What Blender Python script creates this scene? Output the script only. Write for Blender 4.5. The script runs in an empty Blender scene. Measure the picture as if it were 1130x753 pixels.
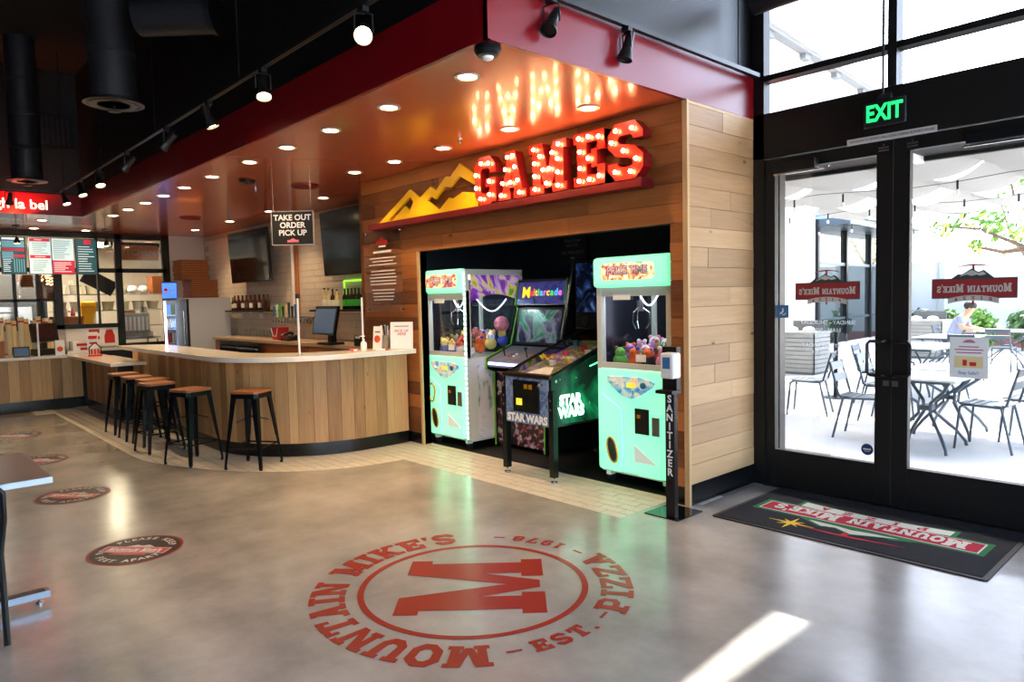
import bpy, bmesh, math, random
from mathutils import Matrix, Vector
random.seed(7)
S = bpy.context.scene
COL = S.collection
PI = math.pi

# ------------------------------------------------------------------ camera
cam_d = bpy.data.cameras.new('camera')
cam = bpy.data.objects.new('camera', cam_d)
COL.objects.link(cam)
S.camera = cam
cam_d.sensor_fit = 'HORIZONTAL'
cam_d.sensor_width = 36.0
cam_d.lens = 780.4 / 1130 * 36.0
cam_d.clip_start = 0.05
cam_d.clip_end = 300
_y, _p, _r = math.radians(42.46), math.radians(3.42), math.radians(1.284)
fw = Vector((-math.cos(_y) * math.cos(_p), math.sin(_y) * math.cos(_p), -math.sin(_p)))
rt = Vector((math.sin(_y), math.cos(_y), 0))
dn = fw.cross(rt)
if dn.z > 0:
    dn = -dn
r2 = math.cos(_r) * rt + math.sin(_r) * dn
d2 = -math.sin(_r) * rt + math.cos(_r) * dn
M3 = Matrix((r2, -d2, -fw)).transposed()
cam.matrix_world = Matrix.Translation((0, 0, 1.6)) @ M3.to_4x4()

# ------------------------------------------------------------------ world, sun, exposure
W = bpy.data.worlds.new('sky')
S.world = W
W.use_nodes = True
nt = W.node_tree
bg = nt.nodes['Background']
sky = nt.nodes.new('ShaderNodeTexSky')
sky.sky_type = 'NISHITA'
sky.sun_disc = False
sky.sun_elevation = math.radians(57)
sky.sun_rotation = math.radians(-5)
sky.air_density = 1.0
sky.dust_density = 2.5
sky.ozone_density = 1.0
nt.links.new(sky.outputs[0], bg.inputs[0])
bg.inputs[1].default_value = 1.0

sun_d = bpy.data.lights.new('sun', 'SUN')
sun_d.energy = 9.0
sun_d.angle = math.radians(0.6)
sun_d.color = (1.0, 0.95, 0.87)
sun = bpy.data.objects.new('sun', sun_d)
COL.objects.link(sun)
sun.rotation_euler = Vector((0.083, -1.0, -1.544)).to_track_quat('-Z', 'Y').to_euler()
sun.location = (0, 12, 16)

def portal(loc, sx, sy, direction):
    d = bpy.data.lights.new('window_portal', 'AREA')
    d.shape = 'RECTANGLE'
    d.size, d.size_y = sx, sy
    d.cycles.is_portal = True
    o = bpy.data.objects.new('window_portal', d)
    COL.objects.link(o)
    o.location = loc
    o.rotation_euler = Vector(direction).to_track_quat('-Z', 'Z').to_euler()
portal((0.5, 5.7, 2.6), 7.0, 5.2, (0, -1, 0))
portal((4.1, 0.2, 2.0), 10.6, 3.9, (-1, 0, 0))

S.view_settings.view_transform = 'Standard'
S.view_settings.look = 'None'
S.view_settings.gamma = 1.0
S.view_settings.use_curve_mapping = False
S.view_settings.exposure = 1.0
S.cycles.use_denoising = True
S.cycles.max_bounces = 8
S.cycles.diffuse_bounces = 4
S.cycles.glossy_bounces = 4
S.cycles.transparent_max_bounces = 16
S.cycles.sample_clamp_indirect = 8.0
S.cycles.caustics_reflective = False
S.cycles.caustics_refractive = False

# ------------------------------------------------------------------ materials
def lin(c):
    out = []
    for v in c[:3]:
        v = v / 255.0
        out.append(v / 12.92 if v <= 0.04045 else ((v + 0.055) / 1.055) ** 2.4)
    return (out[0], out[1], out[2], 1.0)
MATS = {}
def mat(name, col, rough=0.5, metal=0.0, emit=None, es=0.0, noise=None, bump=None, trans=0.0, ior=1.45, coat=0.0, spec=0.5, rnoise=None, scl=(1, 1, 1), coat_r=0.08, det=6):
    m = bpy.data.materials.new(name)
    m.use_nodes = True
    t = m.node_tree
    b = t.nodes['Principled BSDF']
    b.inputs['Base Color'].default_value = lin(col)
    b.inputs['Roughness'].default_value = rough
    b.inputs['Metallic'].default_value = metal
    b.inputs['IOR'].default_value = ior
    b.inputs['Transmission Weight'].default_value = trans
    b.inputs['Coat Weight'].default_value = coat
    b.inputs['Coat Roughness'].default_value = coat_r
    b.inputs['Specular IOR Level'].default_value = spec
    if emit is not None:
        b.inputs['Emission Color'].default_value = lin(emit)
        b.inputs['Emission Strength'].default_value = es
    if noise or bump or rnoise:
        g = t.nodes.new('ShaderNodeNewGeometry')
        mp = t.nodes.new('ShaderNodeMapping')
        mp.inputs['Scale'].default_value = scl
        t.links.new(g.outputs['Position'], mp.inputs[0])
    if noise:
        n = t.nodes.new('ShaderNodeTexNoise')
        n.inputs['Scale'].default_value = noise[0]
        n.inputs['Detail'].default_value = det
        n.inputs['Roughness'].default_value = 0.62
        t.links.new(mp.outputs[0], n.inputs['Vector'])
        mr = t.nodes.new('ShaderNodeMapRange')
        mr.inputs['From Min'].default_value = 0.3
        mr.inputs['From Max'].default_value = 0.7
        mr.inputs['To Min'].default_value = 1 - noise[1]
        mr.inputs['To Max'].default_value = 1 + noise[1]
        t.links.new(n.outputs[0], mr.inputs[0])
        mx = t.nodes.new('ShaderNodeMix')
        mx.data_type = 'RGBA'
        mx.blend_type = 'MULTIPLY'
        mx.inputs[0].default_value = 1.0
        mx.inputs[6].default_value = lin(col)
        t.links.new(mr.outputs[0], mx.inputs[7])
        t.links.new(mx.outputs[2], b.inputs['Base Color'])
    if rnoise:
        n2 = t.nodes.new('ShaderNodeTexNoise')
        n2.inputs['Scale'].default_value = rnoise[0]
        n2.inputs['Detail'].default_value = min(5, det)
        t.links.new(mp.outputs[0], n2.inputs['Vector'])
        m2 = t.nodes.new('ShaderNodeMapRange')
        m2.inputs['From Min'].default_value = 0.3
        m2.inputs['From Max'].default_value = 0.7
        m2.inputs['To Min'].default_value = rough - rnoise[1]
        m2.inputs['To Max'].default_value = rough + rnoise[1]
        t.links.new(n2.outputs[0], m2.inputs[0])
        t.links.new(m2.outputs[0], b.inputs['Roughness'])
    if bump:
        n3 = t.nodes.new('ShaderNodeTexNoise')
        n3.inputs['Scale'].default_value = bump[0]
        n3.inputs['Detail'].default_value = 4
        t.links.new(mp.outputs[0], n3.inputs['Vector'])
        bp = t.nodes.new('ShaderNodeBump')
        bp.inputs['Strength'].default_value = bump[1]
        bp.inputs['Distance'].default_value = 0.01
        t.links.new(n3.outputs[0], bp.inputs['Height'])
        t.links.new(bp.outputs[0], b.inputs['Normal'])
    MATS[name] = m
    return m

def wood(name, ca, cb, axis, rough=0.55, knots=True, grey=0.25):
    """planed boards: the grain runs along one axis, every board has its own tone"""
    m = bpy.data.materials.new(name)
    m.use_nodes = True
    t = m.node_tree
    b = t.nodes['Principled BSDF']
    b.inputs['Roughness'].default_value = rough
    g = t.nodes.new('ShaderNodeNewGeometry')
    oi = t.nodes.new('ShaderNodeObjectInfo')
    off = t.nodes.new('ShaderNodeVectorMath')
    off.operation = 'MULTIPLY_ADD'
    cmb = t.nodes.new('ShaderNodeCombineXYZ')
    for i in range(3):
        t.links.new(oi.outputs['Random'], cmb.inputs[i])
    off.inputs[1].default_value = (37.0, 23.0, 51.0)
    t.links.new(cmb.outputs[0], off.inputs[0])
    t.links.new(g.outputs['Position'], off.inputs[2])
    mp = t.nodes.new('ShaderNodeMapping')
    sc = [14.0, 14.0, 14.0]
    sc['xyz'.index(axis)] = 0.9
    mp.inputs['Scale'].default_value = sc
    t.links.new(off.outputs[0], mp.inputs[0])
    n = t.nodes.new('ShaderNodeTexNoise')
    n.inputs['Scale'].default_value = 2.2
    n.inputs['Detail'].default_value = 7
    n.inputs['Distortion'].default_value = 1.2
    t.links.new(mp.outputs[0], n.inputs['Vector'])
    add = t.nodes.new('ShaderNodeMath')
    add.operation = 'MULTIPLY_ADD'
    add.inputs[1].default_value = 0.5
    t.links.new(n.outputs[0], add.inputs[0])
    tone = t.nodes.new('ShaderNodeMapRange')
    tone.inputs['To Min'].default_value = -0.12
    tone.inputs['To Max'].default_value = 0.55
    t.links.new(oi.outputs['Random'], tone.inputs[0])
    t.links.new(tone.outputs[0], add.inputs[2])
    rp = t.nodes.new('ShaderNodeValToRGB')
    rp.color_ramp.elements[0].position = 0.12
    rp.color_ramp.elements[0].color = lin(ca)
    rp.color_ramp.elements[1].position = 0.85
    rp.color_ramp.elements[1].color = lin(cb)
    t.links.new(add.outputs[0], rp.inputs[0])
    out = rp.outputs[0]
    if knots:
        mp2 = t.nodes.new('ShaderNodeMapping')
        s2 = [5.2, 5.2, 5.2]
        s2['xyz'.index(axis)] = 2.6
        mp2.inputs['Scale'].default_value = s2
        t.links.new(off.outputs[0], mp2.inputs[0])
        v = t.nodes.new('ShaderNodeTexVoronoi')
        v.inputs['Scale'].default_value = 1.0
        t.links.new(mp2.outputs[0], v.inputs['Vector'])
        kr = t.nodes.new('ShaderNodeMapRange')
        kr.inputs['From Min'].default_value = 0.035
        kr.inputs['From Max'].default_value = 0.1
        kr.inputs['To Min'].default_value = 0.22
        kr.inputs['To Max'].default_value = 1.0
        t.links.new(v.outputs['Distance'], kr.inputs[0])
        mx = t.nodes.new('ShaderNodeMix')
        mx.data_type = 'RGBA'
        mx.blend_type = 'MULTIPLY'
        mx.inputs[0].default_value = 1.0
        t.links.new(out, mx.inputs[6])
        t.links.new(kr.outputs[0], mx.inputs[7])
        out = mx.outputs[2]
    t.links.new(out, b.inputs['Base Color'])
    bp = t.nodes.new('ShaderNodeBump')
    bp.inputs['Strength'].default_value = 0.12
    bp.inputs['Distance'].default_value = 0.004
    t.links.new(n.outputs[0], bp.inputs['Height'])
    t.links.new(bp.outputs[0], b.inputs['Normal'])
    MATS[name] = m
    return m

def glass(name, fac=0.06, tint=(255, 255, 255), gcol=(255, 255, 255), rough=0.02):
    m = bpy.data.materials.new(name)
    m.use_nodes = True
    t = m.node_tree
    t.nodes.remove(t.nodes['Principled BSDF'])
    tr = t.nodes.new('ShaderNodeBsdfTransparent')
    tr.inputs[0].default_value = lin(tint)
    gl = t.nodes.new('ShaderNodeBsdfGlossy')
    gl.inputs[0].default_value = lin(gcol)
    gl.inputs['Roughness'].default_value = rough
    fr = t.nodes.new('ShaderNodeFresnel')
    ge = t.nodes.new('ShaderNodeNewGeometry')
    io = t.nodes.new('ShaderNodeMapRange')      # same reflectance on both faces of the sheet
    io.inputs['To Min'].default_value = 1.5
    io.inputs['To Max'].default_value = 1 / 1.5
    t.links.new(ge.outputs['Backfacing'], io.inputs[0])
    t.links.new(io.outputs[0], fr.inputs[0])
    ml = t.nodes.new('ShaderNodeMath')
    ml.operation = 'MULTIPLY'
    ml.inputs[1].default_value = fac / 0.04
    ml.use_clamp = True
    t.links.new(fr.outputs[0], ml.inputs[0])
    mx = t.nodes.new('ShaderNodeMixShader')
    t.links.new(ml.outputs[0], mx.inputs[0])
    t.links.new(tr.outputs[0], mx.inputs[1])
    t.links.new(gl.outputs[0], mx.inputs[2])
    t.links.new(mx.outputs[0], t.nodes['Material Output'].inputs[0])
    MATS[name] = m
    return m

def ramp_mat(name, stops, vec='y', scale=3.0, rough=0.35, distort=2.0, emit=0.0, detail=3):
    """printed artwork: flat bands of colour swirled by a noise"""
    m = bpy.data.materials.new(name)
    m.use_nodes = True
    t = m.node_tree
    b = t.nodes['Principled BSDF']
    b.inputs['Roughness'].default_value = rough
    g = t.nodes.new('ShaderNodeNewGeometry')
    n = t.nodes.new('ShaderNodeTexNoise')
    n.inputs['Scale'].default_value = scale
    n.inputs['Detail'].default_value = detail
    n.inputs['Distortion'].default_value = distort
    t.links.new(g.outputs['Position'], n.inputs['Vector'])
    rp = t.nodes.new('ShaderNodeValToRGB')
    e = rp.color_ramp.elements
    while len(e) < len(stops):
        e.new(0.5)
    for i, (p, c) in enumerate(stops):
        e[i].position = p
        e[i].color = lin(c)
    t.links.new(n.outputs[0], rp.inputs[0])
    t.links.new(rp.outputs[0], b.inputs['Base Color'])
    if emit:
        t.links.new(rp.outputs[0], b.inputs['Emission Color'])
        b.inputs['Emission Strength'].default_value = emit
    MATS[name] = m
    return m

# ------------------------------------------------------------------ mesh helpers
class MB:
    def __init__(s):
        s.v, s.f = [], []
    def add(s, vs, fs):
        o = len(s.v)
        s.v += [tuple(p) for p in vs]
        s.f += [tuple(i + o for i in q) for q in fs]
        return s
    def box(s, x0, y0, z0, x1, y1, z1):
        return s.add([(x0, y0, z0), (x1, y0, z0), (x1, y1, z0), (x0, y1, z0), (x0, y0, z1), (x1, y0, z1), (x1, y1, z1), (x0, y1, z1)],
                     [(3, 2, 1, 0), (4, 5, 6, 7), (0, 1, 5, 4), (1, 2, 6, 5), (2, 3, 7, 6), (3, 0, 4, 7)])
    def obox(s, c, size, rz=0, rx=0, ry=0):
        R = Matrix.Translation(c) @ Matrix.Rotation(rz, 4, 'Z') @ Matrix.Rotation(ry, 4, 'Y') @ Matrix.Rotation(rx, 4, 'X')
        a, b, d = size[0] / 2, size[1] / 2, size[2] / 2
        vs = [R @ Vector(p) for p in ((-a, -b, -d), (a, -b, -d), (a, b, -d), (-a, b, -d), (-a, -b, d), (a, -b, d), (a, b, d), (-a, b, d))]
        return s.add(vs, [(3, 2, 1, 0), (4, 5, 6, 7), (0, 1, 5, 4), (1, 2, 6, 5), (2, 3, 7, 6), (3, 0, 4, 7)])
    def cyl(s, p0, p1, r0, r1=None, n=12, cap=True):
        r1 = r0 if r1 is None else r1
        p0, p1 = Vector(p0), Vector(p1)
        d = (p1 - p0).normalized()
        u = d.orthogonal().normalized()
        w = d.cross(u)
        vs = []
        for p, r in ((p0, r0), (p1, r1)):
            for k in range(n):
                a = 2 * PI * k / n
                vs.append(p + (u * math.cos(a) + w * math.sin(a)) * r)
        fs = [(k, (k + 1) % n, n + (k + 1) % n, n + k) for k in range(n)]
        if cap:
            fs += [tuple(range(n - 1, -1, -1)), tuple(range(n, 2 * n))]
        return s.add(vs, fs)
    def tube(s, pts, r, n=8, closed=False):
        P = [Vector(p) for p in pts]
        m = len(P)
        vs, prev = [], None
        for i in range(m):
            a = P[i - 1] if (i > 0 or closed) else P[i]
            b = P[(i + 1) % m] if (i < m - 1 or closed) else P[i]
            d = (b - a).normalized()
            if prev is None:
                u = d.orthogonal().normalized()
            else:
                u = (prev - d * prev.dot(d))
                u = u.normalized() if u.length > 1e-6 else d.orthogonal().normalized()
            prev = u
            w = d.cross(u)
            rr = r[i] if isinstance(r, (list, tuple)) else r
            for k in range(n):
                t = 2 * PI * k / n
                vs.append(P[i] + (u * math.cos(t) + w * math.sin(t)) * rr)
        fs = []
        for i in range(m if closed else m - 1):
            j = (i + 1) % m
            for k in range(n):
                fs.append((i * n + k, i * n + (k + 1) % n, j * n + (k + 1) % n, j * n + k))
        if not closed:
            fs += [tuple(range(n - 1, -1, -1)), tuple(range((m - 1) * n, m * n))]
        return s.add(vs, fs)
    def lathe(s, prof, c=(0, 0, 0), n=16):
        vs = []
        for r, z in prof:
            for k in range(n):
                a = 2 * PI * k / n
                vs.append((c[0] + r * math.cos(a), c[1] + r * math.sin(a), c[2] + z))
        fs = []
        for i in range(len(prof) - 1):
            for k in range(n):
                fs.append((i * n + k, i * n + (k + 1) % n, (i + 1) * n + (k + 1) % n, (i + 1) * n + k))
        fs += [tuple(range(n - 1, -1, -1)), tuple(range((len(prof) - 1) * n, len(prof) * n))]
        return s.add(vs, fs)
    def prism(s, poly, h0, h1, plane='xy'):
        """a 2-D outline extruded between h0 and h1; xz outlines extrude along y"""
        area = sum(poly[i][0] * poly[(i + 1) % len(poly)][1] - poly[(i + 1) % len(poly)][0] * poly[i][1] for i in range(len(poly)))
        if area < 0:
            poly = poly[::-1]
        n = len(poly)
        def P(a, b, h):
            return (a, b, h) if plane == 'xy' else ((a, h, b) if plane == 'xz' else (h, a, b))
        if plane == 'xz':
            vs = [P(a, b, h1) for a, b in poly] + [P(a, b, h0) for a, b in poly]
        else:
            vs = [P(a, b, h0) for a, b in poly] + [P(a, b, h1) for a, b in poly]
        fs = [tuple(range(n - 1, -1, -1)), tuple(range(n, 2 * n))]
        fs += [(i, (i + 1) % n, n + (i + 1) % n, n + i) for i in range(n)]
        return s.add(vs, fs)
    def ball(s, c, r, n=10, m=6, sc=(1, 1, 1)):
        vs = [(c[0], c[1], c[2] - r * sc[2])]
        for i in range(1, m):
            a = -PI / 2 + PI * i / m
            for k in range(n):
                b = 2 * PI * k / n
                vs.append((c[0] + r * sc[0] * math.cos(a) * math.cos(b), c[1] + r * sc[1] * math.cos(a) * math.sin(b), c[2] + r * sc[2] * math.sin(a)))
        vs.append((c[0], c[1], c[2] + r * sc[2]))
        fs = [(0, 1 + (k + 1) % n, 1 + k) for k in range(n)]
        for i in range(m - 2):
            for k in range(n):
                a = 1 + i * n
                fs.append((a + k, a + (k + 1) % n, a + n + (k + 1) % n, a + n + k))
        t = len(vs) - 1
        a = 1 + (m - 2) * n
        fs += [(a + k, a + (k + 1) % n, t) for k in range(n)]
        return s.add(vs, fs)
    def build(s, name, m, parent=None, smooth=False, loc=None, rz=0, bevel=0):
        me = bpy.data.meshes.new(name)
        me.from_pydata(s.v, [], s.f)
        me.update()
        if smooth:
            for p in me.polygons:
                p.use_smooth = True
            try:
                me.set_sharp_from_angle(angle=math.radians(40))
            except Exception:
                pass
        me.materials.append(MATS[m] if isinstance(m, str) else m)
        o = bpy.data.objects.new(name, me)
        COL.objects.link(o)
        if parent:
            o.parent = parent
        if loc:
            o.location = loc
        o.rotation_euler = (0, 0, rz)
        if bevel:
            md = o.modifiers.new('bevel', 'BEVEL')
            md.width = bevel
            md.segments = 3
            md.limit_method = 'ANGLE'
        return o

def tag(o, label=None, cat=None, group=None, kind=None):
    if label: o['label'] = label
    if cat: o['category'] = cat
    if group: o['group'] = group
    if kind: o['kind'] = kind
    return o
def thing(name, label, cat, loc=(0, 0, 0), rz=0, group=None, kind=None):
    o = bpy.data.objects.new(name, None)
    COL.objects.link(o)
    o.location = loc
    o.rotation_euler = (0, 0, rz)
    return tag(o, label, cat, group, kind)
def struct(o, label=None):
    o['kind'] = 'structure'
    if label:
        o['label'] = label
    return o
def copy_tree(o, parent=None, loc=None, rz=None, label=None):
    c = o.copy()
    COL.objects.link(c)
    c.parent = parent
    if loc is not None: c.location = loc
    if rz is not None: c.rotation_euler = (0, 0, rz)
    if label: c['label'] = label
    for ch in o.children:
        copy_tree(ch, c)
    return c
def lamp(name, kind, loc, energy, color, size=0.05, spot=None, aim=None, parent=None, blend=0.5):
    d = bpy.data.lights.new(name, kind)
    d.energy = energy
    d.color = lin(color)[:3]
    d.shadow_soft_size = size
    if kind == 'SPOT':
        d.spot_size = math.radians(spot)
        d.spot_blend = blend
    o = bpy.data.objects.new(name, d)
    COL.objects.link(o)
    o.location = loc
    if aim:
        o.rotation_euler = Vector(aim).to_track_quat('-Z', 'Y').to_euler()
    if parent:
        o.parent = parent
    return o

ORD = ['first', 'second', 'third', 'fourth', 'fifth', 'sixth', 'seventh', 'eighth', 'ninth', 'tenth', 'eleventh', 'twelfth', 'thirteenth', 'fourteenth', 'fifteenth', 'sixteenth']
_cube = {}
def piece(name, m, parent, c, size, rz=0):
    """one board, brick or tile: a shared unit cube, scaled"""
    if (name, m) not in _cube:
        mb = MB().box(-.5, -.5, -.5, .5, .5, .5)
        o = mb.build(name, m, parent)
        _cube[(name, m)] = o.data
    else:
        o = bpy.data.objects.new(name, _cube[(name, m)])
        COL.objects.link(o)
        o.parent = parent
    o.location = c
    o.scale = size
    o.rotation_euler = (0, 0, rz)
    return o

def text(s, size, m, parent, loc, rot, name='lettering', align='CENTER', ext=0.0006, bold=0.0, sx=1.0, line=1.0):
    cu = bpy.data.curves.new(name, 'FONT')
    cu.body = s
    cu.size = size
    cu.align_x = align
    cu.align_y = 'CENTER'
    cu.extrude = ext
    cu.offset = bold
    cu.space_line = line
    cu.resolution_u = 3
    ob = bpy.data.objects.new(name, cu)
    me = bpy.data.meshes.new_from_object(ob)
    bpy.data.objects.remove(ob)
    bpy.data.curves.remove(cu)
    me.materials.clear()
    me.materials.append(MATS[m] if isinstance(m, str) else m)
    o = bpy.data.objects.new(name, me)
    COL.objects.link(o)
    o.parent = parent
    o.location = loc
    o.rotation_euler = rot
    o.scale = (sx, 1, 1)
    return o
FRONT = (PI / 2, 0, 0)          # faces -Y
EAST = (PI / 2, 0, PI / 2)      # faces +X
BACK = (PI / 2, 0, PI)          # faces +Y

# a slab-serif alphabet drawn as outlines in a cell one unit high
def stroke(pts, t, closed=False):
    P = [Vector(p) for p in pts]
    n = len(P)
    L, Rr = [], []
    for i in range(n):
        a = P[i - 1] if (i > 0 or closed) else None
        b = P[(i + 1) % n] if (i < n - 1 or closed) else None
        da = (P[i] - a).normalized() if a is not None else None
        db = (b - P[i]).normalized() if b is not None else None
        if da is None: da = db
        if db is None: db = da
        na, nb = Vector((-da.y, da.x)), Vector((-db.y, db.x))
        mnor = (na + nb).normalized()
        k = t / 2 / max(0.4, mnor.dot(na))
        L.append(P[i] + mnor * k)
        Rr.append(P[i] - mnor * k)
    out = []
    for i in range(n if closed else n - 1):
        j = (i + 1) % n
        out.append([tuple(L[i]), tuple(L[j]), tuple(Rr[j]), tuple(Rr[i])])
    return out
def rc(x0, y0, x1, y1):
    return [(x0, y0), (x1, y0), (x1, y1), (x0, y1)]
def octo(x0, y0, x1, y1, c):
    return [(x0 + c, y0), (x1 - c, y0), (x1, y0 + c), (x1, y1 - c), (x1 - c, y1), (x0 + c, y1), (x0, y1 - c), (x0, y0 + c)]
T_ = 0.25
GL = {
 'M': (1.2, [rc(.1, 0, .36, 1), rc(.84, 0, 1.1, 1), rc(0, 0, .46, .17), rc(.74, 0, 1.2, .17), rc(0, .83, .3, 1), rc(.9, .83, 1.2, 1),
             [(.12, 1), (.42, 1), (.7, .1), (.5, .1)], [(1.08, 1), (.78, 1), (.5, .1), (.7, .1)]]),
 'O': (.9, stroke(octo(.13, .09, .77, .91, .2), T_, True)),
 'U': (1.0, stroke([(.22, 1), (.22, .28), (.38, .1), (.62, .1), (.78, .28), (.78, 1)], T_) + [rc(0, .83, .43, 1), rc(.57, .83, 1, 1)]),
 'N': (1.05, [rc(.1, 0, .32, 1), rc(.73, 0, .95, 1), [(.1, 1), (.38, 1), (.95, 0), (.67, 0)], rc(0, 0, .42, .17), rc(.63, .83, 1.05, 1), rc(0, .83, .3, 1)]),
 'T': (.9, [rc(.32, 0, .58, 1), rc(0, .82, .9, 1), rc(0, .64, .16, 1), rc(.74, .64, .9, 1), rc(.2, 0, .7, .17)]),
 'A': (1.0, [[(.1, 0), (.36, 0), (.6, 1), (.4, 1)], [(.64, 0), (.9, 0), (.62, 1), (.38, 1)], rc(.24, .24, .76, .42), rc(0, 0, .44, .17), rc(.56, 0, 1, .17), rc(.3, .84, .62, 1)]),
 'I': (.5, [rc(.12, 0, .38, 1), rc(0, 0, .5, .17), rc(0, .83, .5, 1)]),
 'K': (1.0, [rc(.1, 0, .36, 1), rc(0, 0, .46, .17), rc(0, .83, .46, 1), [(.36, .36), (.36, .62), (.68, 1), (.92, 1)], [(.5, .62), (.36, .46), (.64, 0), (.94, 0)], rc(.56, .83, 1, 1), rc(.56, 0, 1, .17)]),
 'E': (.85, [rc(.1, 0, .36, 1), rc(0, 0, .85, .19), rc(0, .81, .85, 1), rc(.3, .41, .62, .59), rc(.66, 0, .85, .36), rc(.66, .64, .85, 1), rc(.5, .33, .64, .67)]),
 'S': (.85, stroke([(.72, .7), (.72, .78), (.6, .9), (.25, .9), (.13, .78), (.13, .65), (.25, .54), (.6, .46), (.72, .35), (.72, .22), (.6, .1), (.25, .1), (.13, .22), (.13, .3)], .23)),
 'P': (.9, [rc(.1, 0, .36, 1), rc(0, 0, .5, .17), rc(0, .83, .3, 1)] + stroke([(.3, .91), (.6, .91), (.76, .8), (.76, .53), (.6, .42), (.3, .42)], .2)),
 'Z': (.85, [rc(0, .82, .85, 1), rc(0, 0, .85, .18), [(.55, .85), (.85, .85), (.3, .15), (0, .15)], rc(0, .64, .17, 1), rc(.68, 0, .85, .36)]),
 'G': (.95, stroke([(.8, .66), (.8, .78), (.66, .9), (.3, .9), (.14, .76), (.14, .24), (.3, .1), (.66, .1), (.8, .24), (.8, .44)], T_) + [rc(.5, .36, .94, .54), rc(.67, 0.02, .93, .3)]),
 '1': (.5, [rc(.14, 0, .38, 1), rc(0, 0, .5, .17), rc(0, .78, .3, .95)]),
 '9': (.8, stroke(octo(.13, .45, .67, .9, .13), .2, True) + stroke([(.68, .6), (.68, .25), (.55, .1), (.28, .1), (.13, .22)], .2)),
 '7': (.8, [rc(0, .82, .8, 1), rc(0, .64, .16, 1), [(.52, .85), (.8, .85), (.48, 0), (.2, 0)]]),
 '8': (.8, stroke(octo(.14, .5, .66, .9, .12), .19, True) + stroke(octo(.12, .1, .68, .52, .12), .2, True)),
 "'": (.26, [[(.04, .98), (.24, .98), (.16, .66), (.08, .66)]]),
 '.': (.28, [rc(.04, 0, .24, .2)]),
 '-': (.6, [rc(.08, .42, .52, .54)]),
 ' ': (.45, []),
}
def slab_polys(s, size, gap=0.1, small=None):
    """outlines of a line of slab lettering, starting at x = 0; small = scale of lower-case letters"""
    x, out = 0.0, []
    for ch in s:
        k = size * (small if (small and ch.islower()) else 1.0)
        w, polys = GL[ch.upper()]
        for p in polys:
            out.append([(x + a * k, b * k) for a, b in p])
        x += w * k + gap * size
    return out, x - gap * size
def slab(s, size, m, parent, loc, rot, name='lettering', gap=0.1, small=None, depth=0.0012, sx=1.0):
    polys, w = slab_polys(s, size, gap, small)
    mb = MB()
    for i, p in enumerate(polys):
        mb.prism([((a - w / 2) * sx, b - size / 2) for a, b in p], 0, depth + 0.00002 * i)
    o = mb.build(name, m, parent)
    o.location = loc
    o.rotation_euler = rot
    return o
# ------------------------------------------------------------------ palette
mat('concrete', (162, 160, 156), 0.22, noise=(1.6, 0.3), rnoise=(1.6, 0.035), det=6, coat=0.7, coat_r=0.2)
mat('tile', (208, 202, 190), 0.32, noise=(9, 0.07))
mat('grout', (140, 132, 120), 0.8)
mat('grout_wall', (186, 174, 158), 0.8)
mat('black_paint', (20, 20, 22), 0.55)
mat('black_wall', (15, 16, 19), 0.42, noise=(2, 0.1))
mat('ceiling_black', (11, 11, 13), 0.8)
mat('alcove', (22, 27, 38), 0.45)
mat('frame_black', (8, 9, 11), 0.5)
mat('soffit_red', (176, 80, 54), 0.26, bump=(1.2, 0.05), coat=0.3)
mat('fascia_red', (126, 8, 20), 0.3)
mat('white_wall', (214, 206, 198), 0.5)
mat('brick_white', (212, 202, 190), 0.35, noise=(5, 0.05))
mat('ground_white', (196, 196, 192), 0.85, noise=(0.7, 0.08))
mat('stucco', (232, 230, 226), 0.9)
wood('board_games', (100, 55, 26), (188, 116, 58), 'x')
wood('board_side', (166, 126, 86), (210, 168, 122), 'y')
wood('board_bar', (146, 104, 62), (218, 174, 120), 'z')
wood('board_bar_side', (128, 88, 56), (196, 148, 102), 'z')
mat('trim_wood', (206, 168, 120), 0.5, noise=(30, 0.1), scl=(1, 1, .08))
mat('kick', (14, 15, 17), 0.25)
mat('quartz', (234, 228, 216), 0.1, noise=(14, 0.04))
mat('metal', (150, 152, 156), 0.3, 1.0)
mat('steel', (185, 187, 190), 0.25, 1.0)
mat('dark_metal', (30, 32, 36), 0.35, 0.6)
mat('track_black', (26, 27, 30), 0.4)
mat('lamp_glow', (255, 240, 210), 0.5, emit=(255, 226, 178), es=24)
mat('can_trim', (205, 190, 170), 0.4)
mat('rubber', (20, 20, 20), 0.7)
mat('white_plastic', (236, 236, 238), 0.35)
mat('black_plastic', (18, 18, 20), 0.35)
mat('paper', (240, 240, 238), 0.7)
mat('red_print', (196, 40, 34), 0.6)
mat('black_print', (25, 25, 28), 0.6)
mat('white_print', (245, 245, 245), 0.6)
mat('grey_print', (120, 120, 125), 0.6)
glass('pane', 0.05)
glass('clear', 0.05)
glass('tinted', 0.16, (120, 130, 135), (220, 225, 230))

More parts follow.
